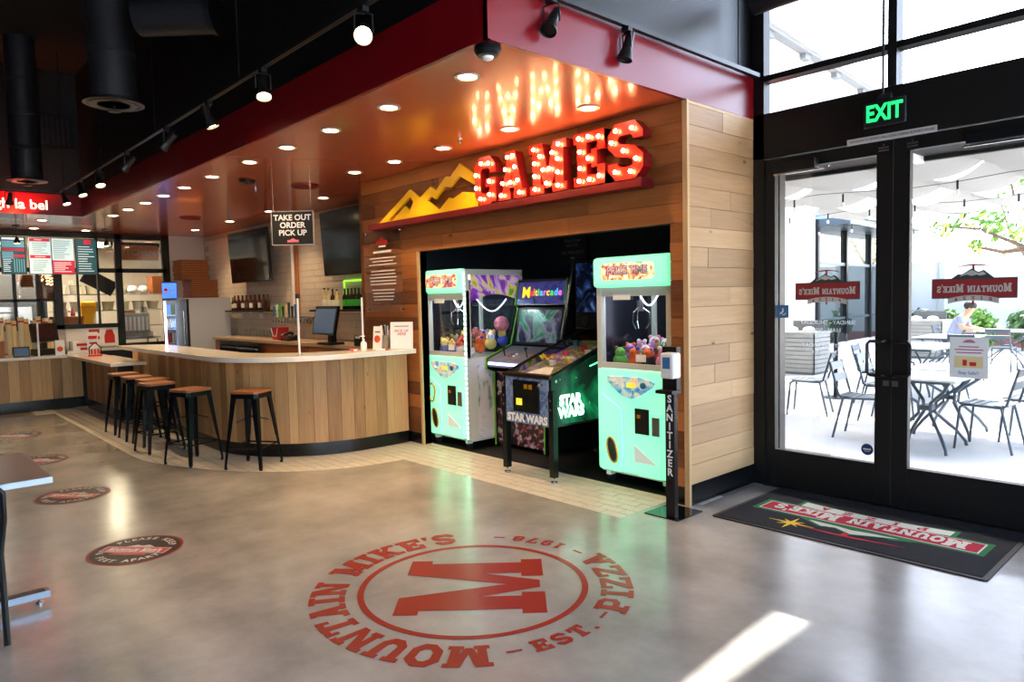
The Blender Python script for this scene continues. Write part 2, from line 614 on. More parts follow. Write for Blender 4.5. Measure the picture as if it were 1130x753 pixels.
# ------------------------------------------------------------------ the shell
YG, YD, XS, ZC = 4.53, 5.53, -3.0, 3.03
arc = [(-8.40, 2.05), (-7.95, 2.08), (-7.41, 2.25), (-6.88, 2.50), (-6.49, 2.79), (-6.21, 3.12), (-6.04, 3.51), (-5.98, 3.80), (-5.98, 3.95)]
def smooth_path(P, k=4):
    out = []
    for i in range(len(P) - 1):
        p0, p1, p2, p3 = P[max(0, i - 1)], P[i], P[i + 1], P[min(len(P) - 1, i + 2)]
        for j in range(k):
            t = j / k
            out.append(tuple(0.5 * ((2 * p1[a]) + (-p0[a] + p2[a]) * t + (2 * p0[a] - 5 * p1[a] + 4 * p2[a] - p3[a]) * t * t + (-p0[a] + 3 * p1[a] - 3 * p2[a] + p3[a]) * t ** 3) for a in range(2)))
    out.append(P[-1])
    return out
outline = [(-12.7, -6), (-12.7, 2.08)] + smooth_path(arc) + [(-3.2, 3.95), (-3.2, 4.62), (-2.95, 4.62), (-2.95, 5.56), (4.15, 5.56), (4.15, -6)]
floor = struct(MB().prism(outline, -0.06, 0.0).build('floor', 'concrete'), 'polished grey concrete floor of the dining room')
tile_bed = struct(MB().box(-20, -6, -0.09, -3.0, 7.0, -0.012).build('floor_tile_border', 'grout'), 'band of cream floor tiles along the bar and the game machines')
# tiles of the border, laid in a running bond
def in_outline(x, y):
    c, n = False, len(outline)
    for i in range(n):
        (x1, y1), (x2, y2) = outline[i], outline[i - 1]
        if (y1 > y) != (y2 > y) and x < (x2 - x1) * (y - y1) / (y2 - y1) + x1:
            c = not c
    return c
tl = []
tw, th = 0.20, 0.10
for j in range(int((5.0 - 1.9) / th)):
    y = 1.9 + j * th
    for i in range(52):
        x = -13.2 + i * tw + (tw / 2 if j % 2 else 0)
        if all(in_outline(x + a, y + b) for a in (-.12, .12) for b in (-.06, .06)):
            continue
        # hidden under the bar or behind the games wall
        if x < -6.95 and y > 3.0 + max(0, (x + 7.9)) * 0.9 : continue
        if x < -6.6 and y > 4.4: continue
        if y > 4.95 and x < -6.4: continue
        tl.append((math.hypot(x, y), x, y))
tl.sort()
for d_, x, y in tl[:290]:
    piece('tile', 'tile', tile_bed, (x, y, -0.0085 + random.uniform(0, 0.0015)), (tw - .006, th - .006, 0.01))
mb = MB()
for d_, x, y in tl[290:]:
    z = random.uniform(-0.001, 0.0005)
    mb.box(x - tw / 2 + .003, y - th / 2 + .003, -0.011, x + tw / 2 - .003, y + th / 2 - .003, z - .001)
if len(tl) > 290:
    tag(mb.build('tiles_far', 'tile', tile_bed), kind='stuff')

ground = struct(MB().box(-60, 5.58, -0.3, 60, 70, -0.02).build('ground_patio', 'ground_white'), 'pale concrete patio outside the glass doors')
struct(MB().box(4.2, -40, -0.3, 60, 5.58, -0.02).build('ground_side', 'ground_white'), 'pale paving beyond the side windows')
struct(MB().box(-13.0, -6.2, 5.2, 4.4, 5.7, 5.35).build('ceiling', 'ceiling_black'), 'high black ceiling of the dining room')
struct(MB().prism([(-19, -6), (-12.7, -6), (-12.7, 2.62), (-3.02, 2.62), (-3.02, 5.5), (-3.02, 7), (-19, 7)], ZC, ZC + .06).build('ceiling_soffit', 'soffit_red'), 'lowered glossy red ceiling above the bar and games')
struct(MB().box(-12.7, 2.6, ZC - .004, -2.98, 2.63, 3.36).build('trim_1', 'fascia_red'), 'dark red fascia board along the bar side')
struct(MB().box(-3.02, 2.6, ZC - .004, -2.99, 5.5, 3.36).build('trim_2', 'fascia_red'), 'red fascia board on the side facing the doors')
fl = struct(MB().box(-12.72, -6, ZC - .004, -12.69, 2.6, 3.34).build('trim_3', 'fascia_red'), 'red fascia board above the order counter')
struct(MB().box(-12.85, 2.62, 3.3, -3.02, 2.7, 5.2).build('wall_bulkhead', 'black_wall'), 'black wall above the long red fascia')
struct(MB().box(-3.1, 2.62, 3.36, -3.02, 5.5, 5.2).build('wall_bulkhead_side', 'black_wall'), 'black wall above the red fascia near the doors')
struct(MB().box(-12.8, -6, 3.3, -12.72, 2.62, 5.2).build('wall_bulkhead_far', 'black_wall'), 'black wall above the order counter')
struct(MB().box(-19, -6.2, 0, 4.2, -6.0, 5.2).build('wall_south', mat('south_paint', (96, 84, 76), .7)), 'plain wall behind the viewer')

# games wall: boards on a dark backing, with the wide opening of the alcove
OX0, OX1, OZ = -6.43, -3.15, 2.14
wg = struct(MB().box(-7.59, YG + .012, 0, OX0, YG + .1, ZC).box(OX1, YG + .012, 0, XS - .012, YG + .1, ZC).box(OX0, YG + .012, OZ, OX1, YG + .1, ZC).build('wall_games', 'black_paint'), 'warm brown board wall carrying the lit sign over the game alcove')
def rows(parent, m, a0, a1, z0, z1, h, fixed, axis, minl=0.9, maxl=1.9, skip=None):
    n = max(1, round((z1 - z0) / h))
    hh = (z1 - z0) / n
    for k in range(n):
        z = z0 + hh * (k + .5)
        a = a0
        first = True
        while a < a1 - 0.02:
            L = random.uniform(minl, maxl) * (random.uniform(.3, 1) if first else 1)
            first = False
            b = min(a + L, a1)
            if a1 - b < 0.3:
                b = a1
            dp = random.uniform(0, .004)
            t = .016 + dp
            if axis == 'x':
                piece('plank', m, parent, ((a + b) / 2, fixed + .012 - t / 2, z), (b - a - .002, t, hh - .003))
            else:
                piece('plank', m, parent, (fixed - .012 + t / 2, (a + b) / 2, z), (t, b - a - .002, hh - .003))
            a = b
rows(wg, 'board_games', -7.59, XS - .01, OZ, ZC, .148, YG, 'x')
rows(wg, 'board_games', -7.59, OX0 - .03, 0.12, OZ, .148, YG, 'x', .8, 1.3)
rows(wg, 'board_games', OX1 + .0, XS - .03, 0.14, OZ, .148, YG, 'x')
struct(MB().box(OX0 - .03, YG - .014, 0, OX0, YG + .1, OZ).build('trim_4', 'trim_wood'), 'pale wooden edge strip at the left of the alcove opening')
struct(MB().box(XS - .03, YG - .016, 0, XS + .012, YG + .012, ZC).build('trim_5', 'trim_wood'), 'pale wooden corner strip beside the alcove')
struct(MB().box(-7.59, YG - .005, 0, OX0 - .03, YG + .01, .12).build('baseboard_games', 'kick'))
struct(MB().box(OX1, YG - .005, 0, XS - .03, YG + .01, .14).build('baseboard_games_right', 'kick'))
ws = struct(MB().box(XS - .1, YG + .02, 0, XS - .012, YD - .03, ZC).build('wall_side', 'black_paint'), 'pale pine board wall between the game alcove and the doors')
rows(ws, 'board_side', YG + .012, YD - .035, 0.16, ZC - .025, .152, XS, 'y', .7, 1.9)
struct(MB().box(XS - .02, YG - .01, ZC - .026, XS + .008, YD - .035, ZC - .002).build('trim_6', 'trim_wood'), 'pale wooden cap strip on the side wall')
struct(MB().box(XS - .02, YG + .012, 0, XS + .006, YD - .03, .157).build('baseboard_side', 'kick'))
# alcove and the wall of the bar
struct(MB().box(-6.6, 5.95, 0, -3.0, 6.05, ZC).build('wall_alcove_back', 'alcove'))
struct(MB().box(-6.62, YG + .1, 0, -6.55, 5.95, ZC).build('wall_alcove_left', 'alcove'))
struct(MB().box(-3.115, YG + .1, 0, -3.1, 5.95, ZC).build('wall_alcove_right', 'alcove'))
struct(MB().box(-6.55, YG + .1, 2.42, -3.12, 5.95, 2.46).build('ceiling_alcove', 'alcove'))
struct(MB().box(-6.55, 4.64, -0.011, -3.12, 5.95, 0.001).build('floor_alcove', 'black_paint'))
struct(MB().box(-7.66, YG, 0, -7.59, 5.4, ZC).build('wall_bar_right', 'board_games'), 'brown wooden end wall of the bar')
wb = struct(MB().box(-15.45, 5.36, 0, -7.6, 5.45, ZC).build('wall_bar_back', 'grout_wall'), 'cream tiled wall behind the bar with two televisions')
struct(MB().box(-15.45, 4.64, 0, -15.38, 5.36, ZC).build('wall_bar_left', 'white_wall'))
# cream wall tiles: long running bond, drawn to about ten pixels where they can be told apart
wl = []
bw, bh = 0.40, 0.10
for j in range(int((ZC - 1.03) / bh)):
    z = 1.08 + j * bh
    for i in range(int(7.8 / bw)):
        x = -15.1 + i * bw + (bw / 2 if j % 2 else 0)
        wl.append((abs(x), x, z))
wl.sort()
for _, x, z in wl[:298]:
    piece('wall_tile', 'brick_white', wb, (x, 5.356, z), (bw - .008, .012, bh - .008))
mb = MB()
for _, x, z in wl[298:]:
    mb.box(x - bw / 2 + .004, 5.35, z - bh / 2 + .004, x + bw / 2 - .004, 5.362, z + bh / 2 - .004)
tag(mb.build('wall_tiles_far', 'brick_white', wb), kind='stuff')

# ------------------------------------------------------------------ entrance: storefront frame, two doors, clerestory
we = struct(MB().box(-3.0, 5.48, 0, -2.9, 5.58, 5.2).box(-3.2, 5.5, 0, -3.0, 5.58, 5.2).box(-0.92, 5.48, 0, -0.8, 5.58, 5.2).box(-3.0, 5.48, 2.69, -.8, 5.58, 3.05).box(-3.0, 5.48, 4.95, 4.2, 5.58, 5.2)
     .box(-.8, 5.48, 0, 4.2, 5.58, .3).box(-.8, 5.48, 2.69, 4.2, 5.58, 3.05).box(1.6, 5.48, 0, 1.7, 5.58, 5.2).box(4.1, 5.48, 0, 4.2, 5.58, 5.2)
     .box(-2.9, 5.46, 0, -.92, 5.62, .011).build('wall_entrance', 'frame_black'), 'black metal storefront framing around the double glass doors')
MB().box(-2.905, 5.47, 3.305, -.8, 5.585, 3.35).box(-1.955, 5.465, 3.05, -1.895, 5.59, 4.95).build('mullion', 'frame_black', we)
MB().box(-.8, 5.47, 3.305, 4.1, 5.585, 3.35).build('mullion', 'frame_black', we)
n = 0
for x0, x1, z0, z1 in ((-2.9, -1.955, 3.05, 3.305), (-2.9, -1.955, 3.35, 4.95), (-1.895, -.92, 3.05, 3.305), (-1.895, -.92, 3.35, 4.95), (-.8, 1.6, .3, 2.69), (1.7, 4.1, .3, 2.69), (-.8, 1.6, 3.05, 4.95), (1.7, 4.1, 3.05, 4.95)):
    n += 1
    struct(MB().box(x0, 5.528, z0, x1, 5.534, z1).build('window_%d' % n, 'pane'), ['lower left pane of the high window above the doors', 'upper left pane of the high window above the doors', 'lower right pane of the high window above the doors', 'upper right pane of the high window above the doors', 'tall glass pane right of the doors', 'far right tall glass pane', 'high pane right of the doors', 'far right high pane'][n - 1])
# side daylight windows, to the right of the viewer
struct(MB().box(4.15, -6, 0, 4.25, 5.5, .12).box(4.15, -6, 3.95, 4.25, 5.5, 5.2).box(4.15, -6, 0, 4.25, -5, 5.2).box(4.15, -1.6, 0, 4.25, -1.5, 4).box(4.15, 1.9, 0, 4.25, 2.0, 4).box(4.15, 5.4, 0, 4.25, 5.5, 5).build('wall_east', 'frame_black'))
for k, (y0, y1) in enumerate(((-5, -1.6), (-1.5, 1.9), (2.0, 5.4))):
    struct(MB().box(4.197, y0, .12, 4.203, y1, 3.95).build('window_%d' % (9 + k), 'pane'))

def door(name, x0, x1, gx0, gx1, hinge):
    d = thing(name, None, None, ((x0 + x1) / 2, 5.53, 0), kind='structure')
    cx = (x0 + x1) / 2
    for a, b in ((x0, gx0), (gx1, x1)):
        MB().box(a - cx, -.03, .012, b - cx, .03, 2.68).build('stile', 'frame_black', d, bevel=.004)
    MB().box(gx0 - cx, -.03, .012, gx1 - cx, .03, .31).build('bottom_rail', 'frame_black', d)
    MB().box(gx0 - cx, -.03, 2.585, gx1 - cx, .03, 2.68).build('top_rail', 'frame_black', d)
    MB().box(gx0 - cx, -.004, .31, gx1 - cx, .004, 2.585).build('pane', 'pane', d)
    return d, cx
d1, c1 = door('door_1', -2.9, -1.921, -2.816, -2.037, 'l')
d1['label'] = 'left glass entrance door in black frame with blue accessibility sticker'
d2, c2 = door('door_2', -1.92, -.925, -1.81, -1.03, 'r')
d2['label'] = 'right glass entrance door in black frame with white paper notice'
for d, c, hx, s in ((d1, c1, -1.955, -1), (d2, c2, -1.895, 1)):
    hx -= c
    h = MB().tube([(hx, -.03, 1.235), (hx, -.075, 1.235), (hx + s * .012, -.09, 1.23), (hx + s * .095, -.09, 1.23), (hx + s * .115, -.09, 1.21), (hx + s * .115, -.09, 1.0), (hx + s * .095, -.09, .98), (hx + s * .012, -.09, .98), (hx, -.075, .975), (hx, -.03, .975)], .012, 8).build('handle', 'black_plastic', d, smooth=True)
    MB().box(hx - .02, -.045, .9, hx + .02, -.03, .94).build('lock', 'metal', d)
# door closers
for d, x0, x1 in ((d1, -2.78, -2.45), (d2, -1.45, -1.1)):
    c = d.location.x
    MB().box(x0 - c, -.12, 2.55, x1 - c, -.035, 2.63).build('closer_body', 'dark_metal', d, bevel=.008)
    MB().box(x0 - c - .02, -.09, 2.535, x1 - c + .05, -.07, 2.548).build('closer_arm', 'steel', d)

# sign printed on each pane, read from outside
mat('glass_red', (150, 40, 44), 0.6)
mat('glass_green', (46, 66, 62), 0.6)
mat('glass_cream', (190, 186, 178), 0.6)
def glass_sign(d, cx, cz, w):
    s = w / .5
    def B(y0, y1): return (y0, y1)
    X = cx - d.location.x
    def poly(pts): return [(X + a * s, cz + b * s) for a, b in pts]
    MB().prism(poly([(-.25, -.062), (.25, -.062), (.25, .075), (-.25, .075)]), -.0072, -.006, 'xz').build('sign_border', 'glass_green', d)
    MB().prism(poly([(-.243, -.055), (.243, -.055), (.243, .068), (-.243, .068)]), -.0084, -.0072, 'xz').build('sign_field', 'glass_red', d)
    pk = MB().prism(poly([(-.13, .075), (-.09, .105), (-.07, .1), (-.01, .14), (.03, .115), (.06, .128), (.12, .075)]), -.0085, -.007, 'xz').build('mountain_border', 'glass_green', d)
    MB().prism(poly([(-.085, .085), (-.075, .092), (-.01, .13), (.03, .108), (.055, .118), (.075, .098), (.04, .09), (.02, .098), (-.01, .09), (-.04, .1)]), -.0092, -.0085, 'xz').build('mountain', 'glass_cream', d)
    MB().prism(poly([(-.12, .147), (-.05, .165), (0, .17), (.05, .165), (.12, .147), (.05, .157), (0, .16), (-.05, .157)]), -.0085, -.007, 'xz').prism(poly([(-.007, .125), (.007, .125), (.007, .165), (-.007, .165)]), -.0085, -.007, 'xz').prism(poly([(-.007, -.1), (.007, -.1), (.007, -.06), (-.007, -.06)]), -.0085, -.007, 'xz').build('pickaxe', 'glass_red', d)
    rib = [(a / 10 * .15, -.062 + .022 * (1 - (a / 10) ** 2)) for a in range(-10, 11)]
    low = [(a, b - .036) for a, b in rib]
    MB().prism(poly(rib + low[::-1]), -.0092, -.0080, 'xz').build('ribbon', 'glass_cream', d)
    t = slab('Mountain Mike\'s', .056 * s, 'glass_cream', d, (X, -.0086, cz + .008 * s), BACK, gap=.06, small=.78, depth=.0006, sx=.68)
    t.scale = (1, 1, -1)
    for k, ch in enumerate('PIZZA'):
        a = (2 - k) * .5
        t = slab(ch, .022 * s, 'glass_red', d, (X + a * .1 * s, -.0094, cz + (-.08 + .022 * (1 - (a * .66) ** 2)) * s), BACK, depth=.0006)
        t.scale = (1, 1, -1)
glass_sign(d1, -2.405, 1.6, .5)
glass_sign(d2, -1.42, 1.595, .5)
mat('sticker_blue', (60, 110, 160), .5)
mat('round_blue', (40, 62, 110), .5)
mat('etched', (235, 240, 245), .6)
X = -2.762 - c1
MB().box(X - .052, -.0065, 1.395, X + .052, -.005, 1.5).build('access_sticker', 'sticker_blue', d1)
sy = MB().cyl((X + .004, -.0075, 1.468), (X + .004, -.0064, 1.468), .006, n=10)
sy.prism([(X - .002, 1.46), (X + .008, 1.46), (X + .008, 1.44), (X - .002, 1.44)], -.0075, -.0064, 'xz').prism([(X + .0, 1.447), (X - .018, 1.44), (X - .024, 1.424), (X - .018, 1.424), (X - .012, 1.436), (X + .002, 1.439)], -.0075, -.0064, 'xz')
sy.tube([(X + .01 + .016 * math.cos(a), -.007, 1.436 + .016 * math.sin(a)) for a in [2.2 + k * .45 for k in range(10)]], .0025, 6)
sy.build('wheelchair_symbol', 'white_print', d1)
X = -2.095 - c1
MB().cyl((X, -.0075, .405), (X, -.005, .405), .043, n=24).build('round_sticker', 'round_blue', d1)
MB().box(X - .028, -.0082, .402, X + .028, -.0074, .412).box(X - .02, -.0082, .39, X + .02, -.0074, .394).build('sticker_line', 'white_print', d1)
for k, (s, sz) in enumerate((('SUNDAY - THURSDAY', .045), ('11AM - 9PM', .045), ('FRIDAY - SATURDAY', .045), ('11AM - 10PM', .045))):
    t = text(s, sz, 'etched', d1, (-2.4 - c1, -.0055, (1.36, 1.30, 1.18, 1.12)[k]), BACK, name='hours_text', sx=.95)
    t.scale = (.95, 1, -1)
# paper notice on the right door
X = -1.44 - c2
MB().box(X - .115, -.0065, .99, X + .115, -.005, 1.27).build('notice', 'paper', d2)
MB().box(X - .085, -.0075, 1.06, X + .085, -.0064, 1.14).build('notice_picture', mat('notice_yellow', (236, 214, 160), .6), d2)
MB().box(X - .035, -.0082, 1.075, X - .01, -.0074, 1.115).box(X + .005, -.0082, 1.075, X + .045, -.0074, 1.1).build('notice_emblem', 'red_print', d2)
mat('notice_pink', (190, 110, 130), .6)
for k, hw in enumerate((.06, .085, .075)):
    MB().box(X - hw, -.0072, 1.2 - k * .02, X + hw, -.0064, 1.208 - k * .02).build('notice_line', 'notice_pink', d2)
MB().prism([(X - .04, 1.232), (X + .04, 1.232), (X + .03, 1.245), (X + .01, 1.254), (X - .02, 1.25)], -.0072, -.0064, 'xz').build('notice_emblem', 'notice_pink', d2)
text('Stay Safe!!', .03, mat('notice_blue', (70, 100, 180), .6), d2, (X, -.0072, 1.025), FRONT, name='notice_text')
# exterior canopy over the doors plus added overhang slotted to shape the sun patch
cn = struct(MB().box(-7.5, 5.6, 2.84, 6, 7.42, 2.9).build('roof_canopy', mat('canopy_black', (7, 7, 8), .8)), 'dark flat canopy just outside the doors')
for k in range(9):
    MB().obox((-6.4 + k * 1.35, 6.5, 2.81), (.07, 1.8, .06), 0).build('canopy_beam', 'white_plastic', cn)
MB().box(-7.5, 7.38, 2.8, 6, 7.44, 2.93).build('canopy_edge', 'canopy_black', cn)
struct(MB().box(-8, 5.6, 5.2, -1.965, 7.4, 5.3).box(-1.79, 5.6, 5.2, 6, 7.4, 5.3).box(-1.965, 6.735, 5.2, -1.79, 7.4, 5.3).build('sun_blocker', 'stucco'), 'unseen overhang added high above the doors to slot the sunlight')
# ------------------------------------------------------------------ the bar
def fillet(P0, c, r, a0, a1, n=14):
    return [(c[0] + r * math.cos(a0 + (a1 - a0) * k / n), c[1] + r * math.sin(a0 + (a1 - a0) * k / n)) for k in range(n + 1)]
face = [(-11.1, 2.82)] + fillet(None, (-7.9, 4.02), 1.2, -PI / 2, 0, 24) + [(-6.7, YG - .03)]
def offset_path(P, d):
    out = []
    for i in range(len(P)):
        a, b = Vector(P[max(0, i - 1)]), Vector(P[min(len(P) - 1, i + 1)])
        t = (b - a).normalized()
        out.append((P[i][0] - t.y * d, P[i][1] + t.x * d))
    return out
def ribbon(P, t, z0, z1, name, m, parent):
    Q = offset_path(P, t)
    mb = MB()
    n = len(P)
    vs = [(x, y, z0) for x, y in P] + [(x, y, z1) for x, y in P] + [(x, y, z0) for x, y in Q] + [(x, y, z1) for x, y in Q]
    fs = []
    for i in range(n - 1):
        fs += [(i, i + 1, n + i + 1, n + i), (2 * n + i + 1, 2 * n + i, 3 * n + i, 3 * n + i + 1), (n + i, n + i + 1, 3 * n + i + 1, 3 * n + i), (i + 1, i, 2 * n + i, 2 * n + i + 1)]
    fs += [(0, n, 3 * n, 2 * n), (n - 1, 3 * n - 1, 4 * n - 1, 2 * n - 1)]
    return mb.add(vs, fs).build(name, m, parent)
bar = thing('bar_counter', 'curved bar clad in upright pine boards with pale stone top', 'bar', (-8.4, 3.3, 0))
def loc2(P): return [(x + 8.4, y - 3.3) for x, y in P]
ribbon(loc2(face), .14, 0.0, 1.03, 'core', 'black_paint', bar)
ribbon(loc2(offset_path(face, -.012)), .02, 0.0, .135, 'kick_plate', 'kick', bar)
# upright boards following the curve
def along(P, s):
    for i in range(len(P) - 1):
        L = math.hypot(P[i + 1][0] - P[i][0], P[i + 1][1] - P[i][1])
        if s <= L or i == len(P) - 2:
            k = s / L
            return (P[i][0] + (P[i + 1][0] - P[i][0]) * k, P[i][1] + (P[i + 1][1] - P[i][1]) * k)
        s -= L
total = sum(math.hypot(face[i + 1][0] - face[i][0], face[i + 1][1] - face[i][1]) for i in range(len(face) - 1))
s = 0.0
while s < total - .03:
    wv = min(random.choice((.09, .12, .14, .14, .16)), total - s)
    a, b = along(face, s), along(face, s + wv)
    ang = math.atan2(b[1] - a[1], b[0] - a[0])
    mx, my = (a[0] + b[0]) / 2, (a[1] + b[1]) / 2
    t = .02 + random.uniform(0, .004)
    nx, ny = math.sin(ang), -math.cos(ang)
    piece('plank', 'board_bar', bar, (mx + nx * .006 + 8.4, my + ny * .006 - 3.3, .135 + .4475), (wv - .002, t, .895), ang)
    s += wv
for k in range(4):
    piece('plank', 'board_bar_side', bar, (-11.1 - .006 + 8.4, 2.87 + k * .14 - 3.3 + .03, .58), (.02, .137, .895))
top_o = [(-11.05, 2.60)] + fillet(None, (-7.55, 3.65), 1.05, -PI / 2, 0, 24) + [(-6.5, YG - .025)]
top_o[0] = (-11.05, 2.60)
top_i = [(-6.98, YG - .025), (-6.98, 4.1)] + fillet(None, (-7.85, 3.95), .87, 0, -PI / 2, 16) + [(-10.6, 3.1)]
bt = MB().prism(loc2(top_o + top_i), 1.02, 1.072).build('counter_top', 'quartz', bar, bevel=.004)
# lower counter joining the bar to the order desk
lc = thing('low_counter', 'low section of counter with pale stone top left of the bar', 'counter', (-11.8, 2.7, 0))
MB().box(-13.0 + 11.8, 2.62 - 2.7, 0, -11.16 + 11.8, 3.0 - 2.7, .82).build('core', 'black_paint', lc)
MB().box(-13.0 + 11.8, 2.59 - 2.7, 0, -11.16 + 11.8, 2.62 - 2.7, .15).build('kick_plate', 'kick', lc)
for k in range(13):
    piece('plank', 'board_bar_side', lc, (-12.93 + k * .141 + 11.8, 2.605 - 2.7, .485), (.138, .022, .67))
MB().box(-13.1 + 11.8, 2.36 - 2.7, .82, -10.42 + 11.8, 2.8 - 2.7, .862).build('counter_top', 'quartz', lc, bevel=.003)
oc = thing('order_counter', 'long order counter clad in upright pine boards at the far left', 'counter', (-13.5, 0.5, 0))
MB().box(-.6, -4.5, 0, .22, 2.4, .82).build('core', 'black_paint', oc)
MB().box(.22, -4.5, 0, .25, 2.1, .165).build('kick_plate', 'kick', oc)
for k in range(30):
    piece('plank', 'board_bar', oc, (.232, 2.02 - k * .142, .49), (.022, .139, .65))
MB().box(-.75, -4.5, .82, .4, 2.3, .862).build('counter_top', 'quartz', oc, bevel=.003)

# ------------------------------------------------------------------ bar stools
mat('stool_black', (24, 28, 34), .25, .7)
mat('stool_wood', (150, 94, 56), .4, noise=(30, .18), scl=(1, .15, 1))
def make_stool():
    r = thing('bar_stool', 'x', 'stool', group='bar stools at the curved bar')
    hs, hf, zt = .135, .2, .725
    MB().prism(octo(-.155, -.155, .155, .155, .03), .735, .762).build('seat', 'stool_wood', r, bevel=.005)
    MB().prism(octo(-.15, -.15, .15, .15, .03), .69, .735).build('seat_frame', 'stool_black', r)
    for sx in (-1, 1):
        for sy in (-1, 1):
            mb = MB()
            a, b = Vector((sx * hs, sy * hs, zt)), Vector((sx * hf, sy * hf, 0.012))
            dd = .026
            def q(p, w): return [(p.x - sx * w * 2, p.y, p.z), (p.x, p.y, p.z), (p.x, p.y - sy * w * 2, p.z), (p.x - sx * w * .7, p.y - sy * w * .7, p.z)]
            vs = q(a, .03) + q(a + (b - a) * .62, .019) + q(a + (b - a) * .64, .016) + q(b, .013)
            fs = [(0, 1, 5, 4), (1, 2, 6, 5), (2, 3, 7, 6), (3, 0, 4, 7), (4, 5, 9, 8), (5, 6, 10, 9), (6, 7, 11, 10), (7, 4, 8, 11), (8, 9, 13, 12), (9, 10, 14, 13), (10, 11, 15, 14), (11, 8, 12, 15), (3, 2, 1, 0), (12, 13, 14, 15)]
            mb.add(vs, fs)
            leg = mb.build('leg', 'stool_black', r)
            MB().cyl((b.x - sx * .012, b.y - sy * .012, 0), (b.x - sx * .012, b.y - sy * .012, .02), .014, n=8).build('foot_cap', 'rubber', leg)
    k = .19
    zz = .21
    c = hs + (hf - hs) * (1 - zz / zt) - .012
    for p, q_ in (((-c, -c), (c, -c)), ((c, -c), (c, c)), ((c, c), (-c, c)), ((-c, c), (-c, -c))):
        MB().cyl((p[0], p[1], zz), (q_[0], q_[1], zz), .008, n=8).build('foot_rail', 'stool_black', r)
    MB().tube([(-.11, -.11, .45), (0, 0, .5), (.11, .11, .45)], .006, 6).tube([(-.11, .11, .45), (0, 0, .5), (.11, -.11, .45)], .006, 6).build('brace', 'stool_black', r)
    return r
st0 = make_stool()
spots = [(-6.87, 2.78, .62), (-7.52, 2.42, .35), (-8.45, 2.36, .12), (-8.92, 2.45, .05), (-9.45, 2.42, -.03), (-10.05, 2.42, .05)]
slabels = ['black metal bar stool with wooden seat standing alone, nearest the alcove', 'black metal bar stool second from the alcove end of the bar', 'black metal bar stool third from the alcove end of the bar', 'black metal bar stool fourth from the alcove end of the bar', 'black metal bar stool fifth from the alcove end of the bar', 'farthest black metal bar stool beside the low counter']
for i, (x, y, a) in enumerate(spots):
    if i == 0:
        st0.location = (x, y, 0); st0.rotation_euler = (0, 0, a); st0['label'] = slabels[0]
    else:
        copy_tree(st0, None, (x, y, 0), a, slabels[i])

# ------------------------------------------------------------------ things on the bar
rod = thing('divider_post', 'slim clear acrylic sneeze-guard panel post standing on the bar', 'post', (-6.78, 3.26, 1.072))
mat('acrylic_edge', (225, 235, 240), .15, emit=(225, 235, 240), es=.0)
MB().cyl((0, 0, 0), (0, 0, .006), .035, n=20).build('base', 'steel', rod)
MB().cyl((0, 0, .006), (0, 0, .6), .011, n=12).build('rod', 'white_plastic', rod, smooth=True)
MB().box(-.014, -.014, .58, .014, .022, .625).build('clamp', 'black_plastic', rod)
rod2 = thing('divider_post', 'slim steel post on the bar beside the card stands', 'post', (-6.86, 4.05, 1.072), group=None)
MB().cyl((0, 0, 0), (0, 0, .006), .035, n=20).build('base', 'steel', rod2)
MB().cyl((0, 0, .006), (0, 0, .58), .011, n=12).build('rod', 'white_plastic', rod2, smooth=True)
# pump bottle
pb = thing('pump_bottle', 'small white pump bottle of hand sanitizer on the bar', 'bottle', (-6.8, 4.02, 1.072))
MB().lathe([(.03, 0), (.034, .005), (.034, .075), (.028, .09), (.012, .097), (.012, .107)], n=18).build('body', 'white_plastic', pb, smooth=True)
MB().cyl((0, 0, .107), (0, 0, .125), .014, n=14).cyl((0, 0, .125), (0, 0, .15), .005, n=8).box(-.012, -.05, .15, .012, .014, .162).build('pump', 'white_plastic', pb)
pl = thing('tissue_pack', 'small pink and white packet lying on the bar beside the pump bottle', 'packet', (-6.74, 3.86, 1.072))
MB().box(-.04, -.03, 0, .04, .03, .03).build('wrapper', mat('pink', (230, 120, 130), .5), pl, bevel=.006)
MB().box(-.041, -.02, .008, .041, .02, .022).build('band', 'paper', pl)
rg = 0.78
def card(name, label, x, y, z, w, h, rz, lean=.1, group=None, cat='sign'):
    t = thing(name, label, cat, (x, y, z), rz, group)
    c = MB().obox((0, math.sin(lean) * h / 2, math.cos(lean) * h / 2), (w, .004, h), rx=-lean).build('panel', 'paper', t)
    MB().box(-w / 2, -.02, 0, w / 2, .05, .004).build('foot', 'clear', t)
    return t, lean
mat('pizza_orange', (216, 84, 40), .6)
t, ln = card('card_stand', 'white counter card with an orange pizza picture beside the pump bottle', -6.72, 4.14, 1.072, .12, .26, .35)
MB().cyl((0, -.004 + .0, .12), (0, -.001, .12), .04, n=20).build('pizza_picture', 'pizza_orange', t).rotation_euler = (-ln, 0, 0)
t.children[-1].location = (0, -.004, 0)
MB().box(-.035, -.003, .19, .035, .0, .205).build('print', 'grey_print', t).location = (0, .017, 0)
bk = thing('utensil_bucket', 'galvanised metal bucket full of pens and wrapped cutlery on the bar', 'bucket', (-6.83, 4.33, 1.072))
mat('zinc', (170, 172, 174), .35, .9, noise=(30, .12))
MB().lathe([(.068, 0), (.072, .004), (.098, .15), (.103, .155), (.094, .155), (.066, .01)], n=20).build('body', 'zinc', bk, smooth=True)
MB().obox((.0, -.087, .09), (.06, .012, .05)).build('emblem', 'red_print', bk)
for k in range(12):
    a, r0 = random.uniform(0, 6.28), random.uniform(.01, .05)
    x, y = r0 * math.cos(a), r0 * math.sin(a)
    MB().cyl((x * .6, y * .6, .02), (x * 1.5, y * 1.5, random.uniform(.2, .27)), .007, .009, n=7).build('wrapped_cutlery' if k % 3 else 'pen', ('white_plastic', 'black_plastic', 'pink', 'paper')[k % 4], bk)
